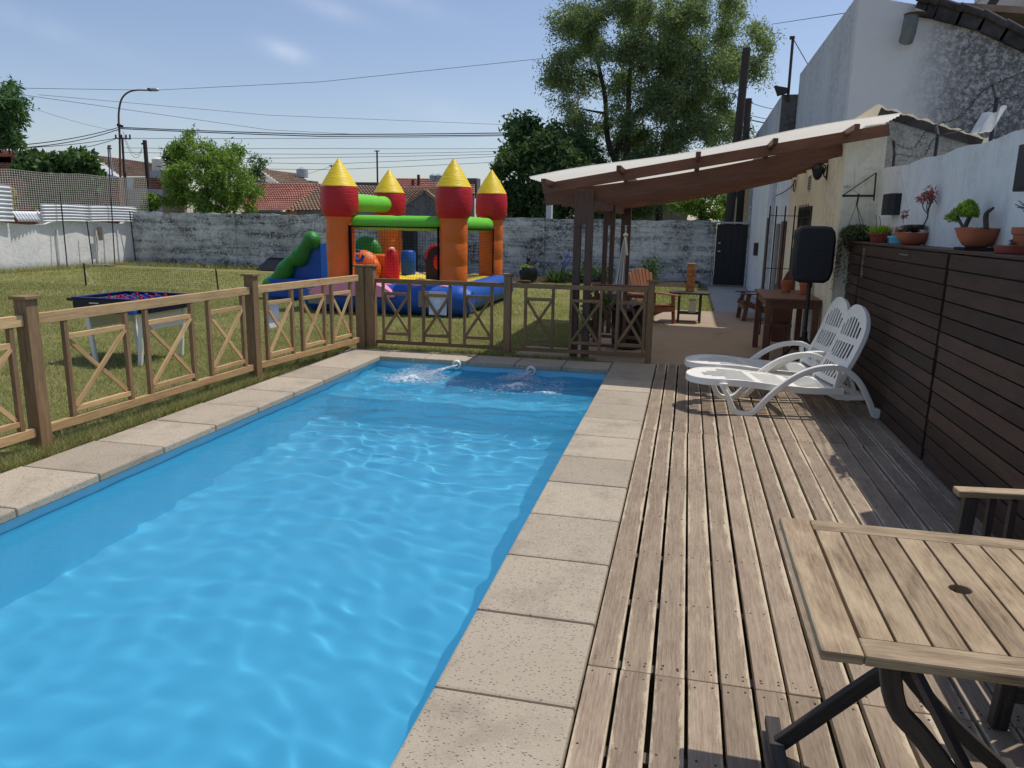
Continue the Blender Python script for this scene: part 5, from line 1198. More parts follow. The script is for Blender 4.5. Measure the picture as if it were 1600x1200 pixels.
def adirondack(mat, name, lab, loc, rz_):
    t = thing(name, lab, 'chair', (0, 0, 0), 'adirondack chairs on the patio')
    n = 7; w_ = .56
    for i in range(n):
        v = (i - 3) / 3; y = v * .21; L = .72 + .16 * math.sqrt(1 - (v * .9) ** 2); a = Vector((-.20, y * .78, .22)); d = Vector((-.36, v * .10, .93)).normalized()
        q = MB(); q.bar(a, a + d * L, .068, .02, (1, 0, 0)); q.build('back_slat', mat, t, bevel=.006)
    for i in range(6): q = MB(); x = -.18 + i * .09; z = .24 + i * .026 - (.03 if i == 5 else 0); q.box((x, -.26, z), (x + .078, .26, z + .02)); q.build('seat_slat', mat, t, bevel=.004)
    for s in (-1, 1):
        q = MB(); y = s * .30; q.box((-.42, y - .06, .535), (.42, y + .06, .558)); q.build('armrest', mat, t, bevel=.006)
        q = MB(); q.bar((.33, y * .93, -.02), (.26, y * .93, .534), .03, .085, (1, 0, 0)); q.build('front_leg', mat, t, bevel=.003)
        q = MB(); q.bar((-.62, y * .85, .0), (.36, y * .85, .36), .028, .10); q.build('side_rail', mat, t, bevel=.003)
        q = MB(); q.bar((-.34, y * .93, .12), (-.36, y * .93, .534), .03, .06, (1, 0, 0)); q.build('rear_post', mat, t)
    q = MB(); q.bar((-.42, -.28, .56), (-.42, .28, .56), .03, .05); q.bar((.335, -.26, .27), (.335, .26, .27), .02, .10); q.each('cross_rail', mat, t)
    t.location = loc; t.rotation_euler.z = rz_; t.scale = (.86, .9, .84); return t
a1 = adirondack(M['adir_wood'], 'adirondack_chair', 'orange-brown adirondack chair with rounded fan back, left of the small table', (-.52, 13.15, 0), R(-52))
a2 = copy_tree(a1); a2.location = (1.30, 14.2, 0); a2.rotation_euler.z = R(188); a2['label'] = 'brown adirondack chair in shade behind the dark patio table, by the passage wall'
for ch in a2.children: ch.data = ch.data.copy(); ch.data.materials[0] = M['table2_wood']
# small table with block tower
t = thing('side_table', 'small dark wooden side table on the patio carrying a tower of wooden blocks', 'table', (.1, 13.5, 0))
q = MB(); q.prism([(-.20, 13.25), (.38, 13.25), (.44, 13.45), (.38, 13.8), (-.20, 13.8), (-.26, 13.5)], 'z', .465, .495); q.build('table_top', M['leg_wood'], t, bevel=.004)
for x in (-.08, .28):
    for y in (13.32, 13.7): q = MB(); q.box((x - .02, y - .02, -.02), (x + .02, y + .02, .464)); q.build('leg', M['leg_wood'], t)
q = MB(); q.box((-.06, 13.34, .12), (.26, 13.68, .14)); q.build('shelf', M['leg_wood'], t)
q = MB(); q.box((.09, 13.4, .141), (.21, 13.55, .36)); tag(q.build('paper_box', M['net_white'], bevel=.006), 'pale carton standing on the low shelf of the side table', 'box')
t = thing('block_tower', 'tall stack of loose wooden game blocks standing on the small side table', 'block game', (.09, 13.5, .496))
for k in range(15):
    for j in range(3):
        q = MB(); z = .496 + k * .0325; jt = random.uniform(-.006, .006)
        if k % 2: q.box((.02 + j * .048 + .001, 13.43 + jt, z), (.02 + j * .048 + .047, 13.574 + jt, z + .0315))
        else: q.box((.02 + jt, 13.43 + j * .048 + .001, z), (.164 + jt, 13.43 + j * .048 + .047, z + .0315))
        q.build('block', M['jenga_wood'], t, bevel=.001)
# bin and shrubs beside the pergola
q = MB(); q.lathe([(.17, 0), (.2, .02), (.22, .5), (.235, .52), (.22, .55), (.2, .54)], 20, (-.72, 10.2, -.02)); t = thing('dark_bin', 'dark round bin with a crumpled grey cloth on top, behind the gate fence', 'bin', (-.72, 10.2, -.02)); q.build('body', M['black_plastic'], t, smooth=40)
q = MB(); q.grid(lambda u, v: (-.95 + .46 * u, 10.0 + .42 * v, .56 + .035 * math.sin(9 * u + 3 * v) + .03 * math.sin(11 * v) - .25 * max(0, abs(u - .5) - .38)), 20, 20); q.build('cloth', plain('grey_cloth', rgb(96, 100, 108), .9, .1), t, smooth=True, solid=.006)
def bush(name, lab, c, rad, n, size, mat, shell=.3, aspect=.5, cat='bush', stems=4, group=None):
    t = thing(name, lab, cat, (c[0], c[1], c[2] - rad[2]), group)
    q = MB()
    for k in range(stems): a = RNG.uniform(0, 6.28); q.tube([(c[0], c[1], c[2] - rad[2]), (c[0] + .5 * rad[0] * math.cos(a), c[1] + .5 * rad[1] * math.sin(a), c[2] + rad[2] * .4)], .012 + .02 * rad[2], 5)
    q.build('stem', M['bark'], t); m = 9
    V = [leafcloud(n // m, (c[0] + RNG.uniform(-.55, .55) * rad[0], c[1] + RNG.uniform(-.55, .55) * rad[1], c[2] + RNG.uniform(-.5, .55) * rad[2]), np.array(rad) * .5, size, aspect=aspect) for _ in range(m)]
    quads_obj('foliage', np.concatenate(V), mat, t); return t
bush('shrub', 'dark leafy shrub behind the double pergola post and the gate fence', (-1.15, 10.4, .35), (.22, .3, .38), 900, .07, M['leaf_dark'])
bush('shrub', 'low dark shrubs at the foot of the back wall behind the pergola posts', (-2.6, 21.5, .28), (.75, .3, .28), 900, .10, M['leaf_dark'])
bush('shrub', 'upright grassy shrub against the back wall behind the orange chair', (-1.0, 21.5, .38), (.3, .25, .42), 600, .14, M['leaf_dark'], aspect=.15)
c = atg(878, 437); c = (c[0], 21.4, 0); t = thing('agapanthus', 'agapanthus with pale violet flower heads by the back wall left of the pergola', 'flower', c)
n = 200; cc_ = np.tile(np.array([c]), (n, 1)) + RNG.normal(0, .12, (n, 3)) * [1, 1, 0]; quads_obj('leaves', leaves_at(cc_, .42, .07, 0, np.stack([RNG.normal(0, .8, n), RNG.normal(0, .8, n), np.ones(n)], 1)), M['leaf_dark'], t)
q = MB(); hs = [at(886, 398, 21.4), at(884, 412, 21.4), at(892, 405, 21.4)]
for h in hs: q.tube([(c[0], c[1], .05), h], .010, 5)
q.build('flower_stem', M['leaf_dark'], t); quads_obj('flower_head', np.concatenate([leafcloud(70, h, (.11, .11, .09), .05) for h in hs]), M['agap'], t)
# dark statue planter and stump
c = atg(825, 440, 0); c = (c[0], c[1], -.03); t = thing('dark_planter', 'dark rounded planter with a lime green plant and dark ornament by the back wall', 'planter', c)
s_ = c[1] / 1180; q = MB(); q.lathe([(9 * s_, 0), (13 * s_, 6 * s_), (15 * s_, 16 * s_), (12 * s_, 24 * s_), (10 * s_, 25 * s_)], 18, c, wob=lambda a, z: .08 * math.sin(3 * a)); q.build('pot', M['black_plastic'], t, smooth=True)
q = MB(); q.lathe([(6 * s_, 22 * s_), (5 * s_, 30 * s_), (2.5 * s_, 33 * s_), (3.5 * s_, 37 * s_), (2 * s_, 40 * s_), (.001, 41 * s_)], 12, c); q.build('ornament', M['black_plastic'], t, smooth=True)
quads_obj('foliage', leafcloud(240, (c[0] - 2 * s_, c[1] - 5 * s_, c[2] + 24 * s_), (10 * s_, 7 * s_, 4 * s_), .06), M['succ_lime'], t)
c = atg(821, 446, 0); q = MB(); q.lathe([(.10, 0), (.10, .10), (.14, .12), (.14, .16), (.05, .17)], 12, (c[0], c[1], -.03)); tag(q.build('tree_stump', M['bark'], smooth=35), 'small cut stump on the lawn in front of the dark planter', 'stump')

# PA speaker
t = thing('pa_speaker', 'large black party speaker seen from behind, raised on a pole beside the house corner', 'speaker', (1.33, 8.85, .97))
sx, sy = 1.325, 8.86; q = MB(); poly = []
xl, xr, zb, zt_ = at(1238, 400, 8.86)[0], at(1301, 400, 8.86)[0], at(1270, 441, 8.86)[2], at(1270, 353, 8.86)[2]; cx = (xl + xr) / 2; wv = (xr - xl) / 2
prof = [(-.62, 0), (-.88, .05), (-1, .16), (-1, .52), (-.95, .60), (-.93, .72), (-.97, .80), (-.92, .92), (-.72, .985), (-.4, 1), (.45, 1), (.74, .98), (.93, .90), (1, .76), (1, .22), (.86, .06), (.62, 0)]
q.prism([(cx + a * wv, zb + b * (zt_ - zb)) for a, b in prof][::-1], 'y', 8.72, 9.0); q.build('cabinet', M['black_plastic'], t, bevel=.03, smooth=40)
q = MB(); q.box((cx - .02, 8.705, zb + .36 * (zt_ - zb) + .14), (cx + .09, 8.719, zb + .36 * (zt_ - zb) + .17)); q.box((cx - .1, 8.71, zb + .05), (cx + .06, 8.7195, zb + .06)); q.each('handle', M['black_iron'], t, bevel=.003)
t = thing('speaker_stand', 'black tripod stand holding up the party speaker', 'stand', (cx, 8.86, 0))
q = MB(); q.tube([(cx, 8.86, .05), (cx, 8.86, zb)], .021, 10); q.build('pole', M['black_iron'], t, smooth=True); q = MB(); q.tube([(cx, 8.86, .40), (cx, 8.86, .48)], .032, 10); q.tube([(cx, 8.86, zb - .06), (cx, 8.86, zb - .002)], .030, 10); q.build('collar', M['black_iron'], t, smooth=True)
for a in (R(188), R(320), R(75)):
    ex, ey = cx + .40 * math.cos(a), 8.86 + .40 * math.sin(a)
    if a < 2: ex, ey = cx + .02, 8.96
    if R(300) < a: ex = cx + .20; ey = 8.6
    q = MB(); q.bar((cx, 8.86, .44), (ex, ey, .0), .016, .026); q.bar((cx, 8.86, .12), ((cx + ex) / 2, (8.86 + ey) / 2, .22), .012, .018); q.build('leg', M['black_iron'], t)
# iron grille behind the table
t = thing('iron_grille', 'freestanding grid of four thin black iron rods behind the patio table', 'grille', (1.35, 12.2, 0))
q = MB()
tops = [at(px, 322, 12.2) for px in (1204, 1214, 1228, 1243)]
for p in tops: x = min(p[0], 1.57); q.tube([(x, 12.2, -.02), (x, 12.2, p[2])], .011, 6)
q.each('rod', M['black_iron'], t); q = MB()
for z in (tops[0][2] - .14, 1.0, .15): q.tube([(tops[0][0], 12.2, z), (1.58, 12.2, z)], .006, 5)
q.each('cross_wire', M['black_iron'], t)
q = MB(); A = at(1210, 470, 11.3); q.prism([(A[0], 0.0), (A[0] + .26, 0.0), (A[0] + .26, .98), (A[0] + .20, 1.05), (A[0] + .14, 1.0), (A[0] - .02, .62)], 'y', 11.3, 11.33); tag(q.build('leaning_board', M['table2_wood']), 'pointed brown board leaning upright behind the patio table', 'board')

# ================================================================ FOOTBALL TABLE
TZ = .70
c0 = Vector(atg(114, 470, TZ)); c1 = Vector(atg(180, 459, TZ)); c2 = Vector(atg(286, 463, TZ)); ex = Vector((1, .02, 0)).normalized(); ey = Vector((-.02, 1, 0))
t = thing('football_table', 'table football game with blue body, red and blue rods and white legs on the lawn', 'football table', (-6.15, 7.6, 0))
fx0, fx1, fy0, fy1 = -6.64, -5.72, 7.12, 7.95
zb = .56
q = MB(); q.box((fx0, fy0, zb), (fx1, fy0 + .03, TZ)); q.box((fx0, fy1 - .03, zb), (fx1, fy1, TZ)); q.box((fx0, fy0 + .031, zb), (fx0 + .03, fy1 - .031, TZ)); q.box((fx1 - .03, fy0 + .031, zb), (fx1, fy1 - .031, TZ)); q.build('cabinet', plain('navy_panel', rgb(20, 24, 46), .4, .4), t, bevel=.006)
q = MB(); q.box((fx0 + .031, fy0 + .031, zb + .02), (fx1 - .031, fy1 - .031, zb + .035)); q.build('play_field', plain('play_field', rgb(30, 44, 84), .4, .4), t)
q = MB(); 
for (a, b, c_, d_) in ((fx0 - .01, fy0 - .01, fx1 + .01, fy0 + .04), (fx0 - .01, fy1 - .04, fx1 + .01, fy1 + .01), (fx0 - .01, fy0 + .041, fx0 + .04, fy1 - .041), (fx1 - .04, fy0 + .041, fx1 + .01, fy1 - .041)): q.box((a, b, TZ + .001), (c_, d_, TZ + .018))
q.build('top_rim', plain('blue_rim', rgb(26, 38, 92), .35, .4), t, bevel=.004)
for k in range(8):
    y = fy0 + .10 + k * .086; red = k in (0, 2, 4, 7); ma = 'v_red' if red else 'v_blue'
    q = MB(); q.tube([(fx0 - (.14 if k % 3 == 0 else .05), y, TZ - .025), (fx1 + (.05 if k % 3 == 0 else .12), y, TZ - .025)], .007, 6); rod = q.build('rod', M['grey_metal'], t)
    q = MB()
    for j in range(3 + k % 3): x = fx0 + .2 + (fx1 - fx0 - .4) * (j + .5) / (3 + k % 3); q.box((x - .014, y - .012, TZ - .10), (x + .014, y + .012, TZ + .012)); q.box((x - .06, y - .009, TZ - .034), (x + .06, y + .009, TZ - .012))
    q.each('player', M[ma], rod, bevel=.003)
    q = MB(); xx = fx0 - .10 if k % 3 == 0 else fx1 + .12; q.tube([(xx - .055, y, TZ - .025), (xx + .055, y, TZ - .025)], .017, 8); q.each('handle', M['black_plastic'] if k % 3 == 0 else M['v_blue'], rod, smooth=40)
q = MB()
for x in (fx0 + .22, fx0 + .48): q.box((x, fy0 - .006, TZ - .05), (x + .12, fy0 - .001, TZ - .038))
q.ico((fx0 + .40, fy0 - .004, TZ - .085), .025, 5, (1, .3, 1)); q.build('score_mark', M['paper'], t)
for x, xb2 in ((fx0 + .12, fx0 + .18), (fx1 - .10, fx1 - .16)):
    for y in (fy0 + .06, fy1 - .06): q = MB(); q.bar((xb2, y, -.03), (x, y, zb - .001), .05, .035, (0, 1, 0)); q.build('leg', M['white_plastic'], t, bevel=.004)
    q = MB(); q.box((x - .012, fy0 + .09, .36), (x + .012, fy1 - .09, .56)); q.build('leg_panel', M['white_plastic'], t)
q = MB(); q.box((fx1 - .40, fy0 - .10, zb + .0), (fx1 - .06, fy0 - .011, zb + .05)); q.build('ball_tray', M['v_blue'], t, bevel=.01)

# ================================================================ BOUNCY CASTLE
t = thing('bouncy_castle', 'bouncy castle with orange turrets, yellow cones and a green slide on the lawn', 'bouncy castle', (-5.2, 14.4, 0))
cols = {'a': (-6.28, 13.2, .255, 1.0), 'b': (-4.09, 13.2, .245, 1.0), 'c': (-6.43, 16.0, .26, 1.0), 'd': (-4.12, 16.0, .25, 1.0)}
for kx, (x, y, rr, _) in cols.items():
    wb = lambda a, z: .012 * math.sin(6 * a + 3 * z) + .018 * abs(math.sin(4 * a))
    q = MB(); q.lathe([(rr * .93, .35), (rr * 1.0, .5), (rr * 1.01, .82), (rr * .975, .845), (rr * 1.01, .87), (rr * 1.015, 1.22), (rr * .98, 1.245), (rr * 1.01, 1.27), (rr * 1.0, 1.55), (rr * .96, 1.60), (rr * 1.08, 1.70)], 28, (x, y, 0), wob=wb); q.build('turret', M['v_orange'], t, smooth=50)
    q = MB(); q.lathe([(rr * 1.02, 1.66), (rr * 1.22, 1.72), (rr * 1.31, 1.80), (rr * 1.33, 1.95), (rr * 1.30, 2.14), (rr * 1.24, 2.20)], 28, (x, y, 0), wob=wb); q.build('turret_band', M['v_red'], t, smooth=50)
    q = MB(); q.lathe([(rr * 1.22, 2.195), (rr * 1.27, 2.21), (rr * 1.05, 2.31), (rr * .60, 2.50), (rr * .2, 2.64), (.012, 2.70)], 28, (x, y, 0), wob=lambda a, z: .014 * math.sin(4 * a)); q.build('turret_cone', M['v_yellow'], t, smooth=35)
def itube(a, b, r_, mat, name, sag=0, n=14, seams=0):
    a = Vector(a); b = Vector(b); pts = []; rad = []
    for i in range(n + 1):
        u = i / n; p = a.lerp(b, u); p.z -= sag * math.sin(PI * u); pts.append(p); rad.append(r_ * (1 - .09 * (abs(math.sin(u * PI * seams)) < .25) * (seams > 0)) * (1 if 0 < i < n else .75))
    q = MB(); q.tube(pts, rad, 18); return q.build(name, M[mat], t, smooth=50)
itube((-6.05, 13.25, 1.57), (-4.30, 13.25, 1.57), .135, 'v_green', 'green_bar', seams=4); itube((-4.09, 13.4, 1.58), (-4.12, 15.8, 1.56), .14, 'v_green', 'green_bar', seams=5)
itube((-6.3, 13.4, 1.94), (-6.42, 15.8, 1.95), .17, 'v_green', 'green_bar', seams=5)
itube((-6.3, 16.05, 1.56), (-4.3, 16.05, 1.56), .13, 'v_green', 'green_bar', seams=5)
# base
itube((-6.75, 12.78, .24), (-3.62, 12.78, .24), .27, 'v_blue', 'base_tube', n=24, seams=6); itube((-3.92, 12.7, .25), (-3.92, 16.4, .25), .27, 'v_blue', 'base_tube', n=24, seams=8)
itube((-6.6, 12.7, .24), (-6.6, 16.4, .24), .26, 'v_blue', 'base_tube', n=24, seams=8); itube((-6.6, 16.3, .24), (-3.9, 16.3, .24), .26, 'v_blue', 'base_tube', n=24, seams=7)
q = MB(); q.grid(lambda u, v: (-6.5 + 2.55 * u, 12.75 + .95 * v, .47 + .028 * abs(math.sin(u * PI * 7)) + .05 * math.sin(PI * v)), 56, 10); q.build('pink_mat', M['v_pink'], t, smooth=60)
q = MB(); q.grid(lambda u, v: (-6.5 + 2.5 * u, 13.7 + 2.5 * v, .47 + .03 * abs(math.sin(u * PI * 7))), 56, 6); q.build('yellow_floor', M['v_yellow'], t, smooth=60)
q = MB(); q.prism([(-5.75 + .8 * math.cos(a) * 1.0, .30 + .26 * math.sin(a)) for a in np.linspace(0, PI, 16)], 'y', 12.42, 12.9); q.build('entry_step', M['v_pink'], t, smooth=50)
q = MB(); q.box((-6.62, 12.50, .12), (-6.2, 12.52, .40)); q.box((-4.52, 12.50, .14), (-4.10, 12.52, .42)); q.each('anchor_patch', M['house_grey'], t, bevel=.01)
# slide on the left
sp = [at(px, py, 14.6) for px, py in ((508, 369), (494, 372), (484, 386), (476, 398), (464, 404), (455, 418), (444, 428), (434, 440), (430, 452))]
for yy in (14.35, 15.5):
    q = MB(); pts = arc_pts([(p[0], yy, p[2] - .06) for p in sp], 3); q.tube(pts, [(.165 + .032 * math.sin(i * .95)) * min(1, .35 + .5 * min(i, len(pts) - 1 - i)) for i in range(len(pts))], 14); q.build('slide_edge', M['v_dgreen'], t, smooth=60)
q = MB(); poly = [(sp[0][0], -.02), (sp[0][0], sp[0][2] - .15)] + [(p[0], p[2] - .12) for p in sp[1:]] + [(sp[-1][0] - .05, -.02)]
q.prism(poly, 'y', 14.38, 15.45); q.build('slide_body', M['v_blue'], t)
q = MB(); q.box((-8.45, 14.2, -.02), (-6.8, 14.36, .42)); q.build('slide_skirt', M['v_blue'], t, bevel=.06)
p = at(572, 385, 15.3); q = MB(); q.ico((p[0], 15.3, p[2] - .12), .36, 12, (1, .5, .95)); q.build('slide_arch', M['v_dgreen'], t, smooth=True)
# obstacles inside
p = at(568, 415, 14.1); q = MB(); q.ico((p[0], 14.1, .72), .30, 12, (1.1, .8, 1.05)); q.ico((p[0] + .27, 14.05, .66), .16, 8, (.7, .8, 1.3)); q.box((p[0] + .1, 14.15, .45), (p[0] + .55, 14.5, .95)); q.build('orange_obstacle', M['v_orange'], t, smooth=50, bevel=.03)
q = MB(); c = at(561, 403, 13.83); q.tube(arc_pts([(c[0] - .09, 13.84, c[2] + .06), (c[0] - .05, 13.82, c[2] - .04), (c[0] + .05, 13.82, c[2] - .04), (c[0] + .09, 13.84, c[2] + .06)], 4), .035, 8); c = at(556, 392, 13.9); q.box((c[0] - .09, 13.85, c[2] - .03), (c[0] + .08, 13.95, c[2] + .03)); q.build('blue_trim', M['v_blue'], t, smooth=50, bevel=.01)
p = at(612, 415, 14); q = MB(); q.lathe([(.13, .46), (.14, .6), (.12, .9), (.10, 1.05), (.05, 1.09)], 16, (p[0], 14, 0), wob=lambda a, z: .12 * math.cos(2 * a)); q.build('red_pillar', M['v_red'], t, smooth=50)
q = MB(); q.ico((p[0] + .05, 13.9, 1.09), .04, 6, (1.4, 1, .6)); q.build('pillar_tip', M['white_plastic'], t, smooth=True)
p = at(638, 415, 15.4); q = MB(); q.lathe([(.15, .46), (.16, .7), (.16, .95), (.12, 1.0), (.02, 1.0)], 16, (p[0], 15.4, 0)); q.build('blue_pillar', M['v_blue'], t, smooth=50)
p = at(681, 410, 14.3); q = MB(); q.prism([(p[0] - .22, .46), (p[0] + .22, .46)] + [(p[0] + .22 * math.cos(a), .90 + .26 * math.sin(a)) for a in np.linspace(0, PI, 14)], 'y', 14.3, 14.6); q.build('black_arch', M['v_black'], t, smooth=50, bevel=.03)
q = MB(); q.ico((p[0] + .08, 14.28, .83), .16, 10, (.8, .25, 1.05)); q.tube([(p[0] + .20 * math.cos(a), 14.3, .90 + .25 * math.sin(a)) for a in np.linspace(0, PI, 14)], .025, 8); q.build('red_disc', M['v_red'], t, smooth=True)
# netting
q = MB()
def netp(a, b, z0, z1, st=.05):
    a = Vector(a); b = Vector(b); n = int((b - a).length / st); m = int((z1 - z0) / st)
    for i in range(n + 1): p = a.lerp(b, i / n); q.bar(p + Vector((0, 0, z0)), p + Vector((0, 0, z1)), .0026, .0026)
    for j in range(m + 1): z = z0 + (z1 - z0) * j / m; q.bar(a + Vector((0, 0, z)), b + Vector((0, 0, z)), .0026, .0026)
netp((-6.03, 13.10, 0), (-4.32, 13.10, 0), .55, 1.50, .055); netp((-3.99, 13.42, 0), (-4.0, 15.8, 0), .50, 1.50, .055); netp((-6.3, 15.9, 0), (-4.3, 15.9, 0), .5, 1.5, .06)
q.build('netting', M['net_black'], t)
q = MB(); q.tube([(-6.03, 13.09, 1.50), (-4.32, 13.09, 1.50)], .013, 6); q.tube([(-6.02, 13.05, .5), (-6.02, 13.05, 1.52)], .03, 6); q.tube([(-4.33, 13.05, .5), (-4.33, 13.05, 1.52)], .02, 6); q.tube([(-3.98, 13.5, 1.48), (-3.99, 15.75, 1.46)], .012, 6); q.tube([(-4.0, 15.72, .55), (-4.0, 15.72, 1.46)], .014, 6); q.build('net_edging', M['net_black'], t)
c = at(634, 400, 21.9); q = MB(); q.box((c[0] - .32, 21.7, -.02), (c[0] + .32, 22.1, 1.50)); tag(q.build('dark_cabinet', M['black_plastic'], bevel=.01), 'tall black cabinet by the back wall seen through the bouncy castle', 'cabinet')

# ================================================================ TREES
def limb(q, a, b, r0, r1, bend=.15, n=6):
    a = Vector(a); b = Vector(b); L = (b - a).length; off = Vector((random.uniform(-1, 1), random.uniform(-1, 1), random.uniform(-.2, .8))) * L * bend
    pts = [a.lerp(b, i / n) + off * math.sin(PI * i / n) for i in range(n + 1)]; q.tube(pts, [r0 + (r1 - r0) * i / n for i in range(n + 1)], 7, cap=False); return pts
def tree(name, label, cat, base, forks, clumps, mat, leaf, trunk_r, nleaf, crad, aspect=.35, droop=0.0, group=None, trunks=None, twig=5):
    """forks: points on the trunk from which limbs leave; clumps: centres of leaf clumps"""
    t = thing(name, label, cat, base, group); q = MB(); nodes = []
    for tr_ in (trunks or [[base] + forks]):
        P = [Vector(p) for p in tr_]; pts = arc_pts(P, 5) if len(P) > 2 else P; n = len(pts)
        q.tube(pts, [trunk_r * (1 - .6 * i / (n - 1)) for i in range(n)], 9, cap=False); nodes += [(p, trunk_r * (1 - .6 * i / (n - 1))) for i, p in enumerate(pts) if i > n * .25]
    V = []; order = sorted(clumps, key=lambda c: min((Vector(c[:3]) - p).length for p, _ in nodes))
    for c in order:
        cv = Vector(c[:3]); cr = c[3] if len(c) > 3 else crad
        best = min(nodes, key=lambda nd: (nd[0] - cv).length + max(0, nd[0].z - cv.z + .3) * 1.2); r0 = min(best[1] * .75, .03 + .02 * (best[0] - cv).length)
        pts = limb(q, best[0], cv, r0, .012, .12); nodes += [(p, r0 * (1 - .8 * i / 6)) for i, p in enumerate(pts) if i >= 2]
        m = int(nleaf * (cr / crad) ** 2); tips = cv + Vector((0, 0, 0)); cen = []
        for _ in range(twig):
            d = RNG.normal(size=3); d /= np.linalg.norm(d); e = np.array(cv) + d * cr * RNG.uniform(.35, 1.0) * np.array([1, 1, .75]); limb(q, cv, e, .010, .005, .2, 3)
            k = m // twig; u = RNG.random(k)[:, None] ** .7; pp = np.array(cv) + (e - np.array(cv)) * u * 1.08 + RNG.normal(0, cr * .20, (k, 3)) * np.array([1, 1, .8]); pp[:, 2] -= droop * RNG.random(k) * cr; cen.append(pp)
        V.append(leaves_at(np.concatenate(cen), leaf, aspect, -droop * .8))
    q.build('trunk', M['bark'], t, smooth=True); quads_obj('crown', np.concatenate(V), mat, t); return t
def ell(px, py, rx, ry, Y, dY, n):
    out = []
    while len(out) < n:
        a, b = random.uniform(-1, 1), random.uniform(-1, 1)
        if a * a + b * b <= 1: out.append((*at(px + a * rx, py + b * ry, Y + random.uniform(-dY, dY)), random.uniform(.55, 1.0)))
    return out
# main big tree
YT = 32
cl = ell(935, 40, 62, 55, YT, 2.5, 15) + ell(1040, 20, 70, 50, YT, 2.5, 15) + ell(1110, 50, 65, 55, YT, 2.5, 17) + ell(1000, 110, 70, 50, YT, 2.5, 12) + ell(1100, 130, 70, 50, YT, 2.5, 16) \
    + ell(885, 35, 25, 28, YT, 1, 3) + ell(870, 118, 22, 18, YT, 1, 4) + ell(905, 85, 30, 24, YT, 1.5, 4) + ell(940, 190, 60, 45, YT, 2.5, 15) + ell(1040, 200, 80, 45, YT, 2.5, 18) + ell(1120, 200, 45, 40, YT, 2, 9) + ell(985, 255, 85, 30, YT, 2, 13) + ell(1185, 45, 22, 16, YT, .8, 3) + ell(1150, 105, 30, 30, YT, 1, 4) + ell(1190, 70, 12, 12, YT, .5, 1)
cl += ell(985, -40, 110, 30, YT, 2.5, 12) + ell(1110, -20, 60, 30, YT, 2, 6) + ell(1000, 300, 100, 35, YT, 2, 14) + ell(970, 70, 110, 60, YT, 2.5, 14) + ell(1090, 100, 80, 70, YT, 2.5, 14) + ell(1025, 110, 150, 120, YT, 2.5, 34)
tb = (*at(972, 340, YT)[:2], 0)
trunks = [[tb, at(974, 300, YT), at(980, 220, YT), at(983, 130, YT), at(990, 60, YT)], [tb, at(975, 300, YT), at(950, 220, YT), at(945, 150, YT + .5), at(930, 80, YT)], [(*at(1035, 345, YT)[:2], 0), at(1030, 290, YT), at(1040, 220, YT), at(1070, 150, YT - .5), at(1095, 80, YT)], [(*at(958, 345, YT)[:2], 0), at(960, 300, YT), at(965, 230, YT + .6), at(985, 180, YT + 1)]]
tree('tall_tree', 'tall airy tree with dark forking limbs beyond the back wall, above the pergola', 'tree', tb, None, cl, M['leaf_tree'],   .14, .17, 760, .8, .30, .25, trunks=trunks, group='trees beyond the walls')
# darker dense tree on the left of it
cl = ell(860, 320, 80, 28, 30, 2, 22) + ell(930, 310, 60, 35, 30.5, 2, 16) + ell(850, 255, 62, 55, 30, 2, 30) + ell(815, 280, 36, 55, 30, 1.5, 14) + ell(900, 270, 50, 50, 30.5, 2, 20) + ell(840, 210, 40, 20, 30, 1, 6)
tb = (*at(850, 340, 30)[:2], 0); tree('dense_tree', 'dense dark green tree beyond the back wall, left of the tall airy tree', 'tree', tb, [at(850, 300, 30), at(852, 240, 30)], cl, M['leaf_dark'], .22, .2, 520, .8, .45, .1, group='trees beyond the walls', twig=7)
# low green under the pergola at right
cl = ell(1090, 305, 45, 24, 27, 1, 22) + ell(1100, 325, 35, 16, 27, .6, 12)
cl = [(c[0], c[1], c[2], .4) for c in cl]
tb = (*at(1095, 345, 27)[:2], 0); tree('small_tree', 'bright green low tree beyond the wall, seen under the pergola roof', 'tree', tb, [at(1095, 330, 27), at(1095, 310, 27)], cl, M['leaf_bamboo'], .14, .08, 260, .5, .35, .2, group='trees beyond the walls')
# fig tree
cl = ell(92, 262, 58, 26, 25, 1, 24) + ell(60, 260, 30, 18, 25, .8, 7) + ell(125, 270, 28, 30, 25, .8, 10) + ell(100, 305, 50, 22, 25, 1, 14)
cl = [(c[0], c[1], c[2], .48) for c in cl]
tb = (*at(95, 340, 25)[:2], 0); tree('fig_tree', 'round dark fig tree with broad leaves behind the netting above the left wall', 'tree', tb, [at(95, 310, 25), at(95, 270, 25)], cl, M['leaf_fig'], .24, .12, 230, .5, .75, .1, group='trees beyond the walls')
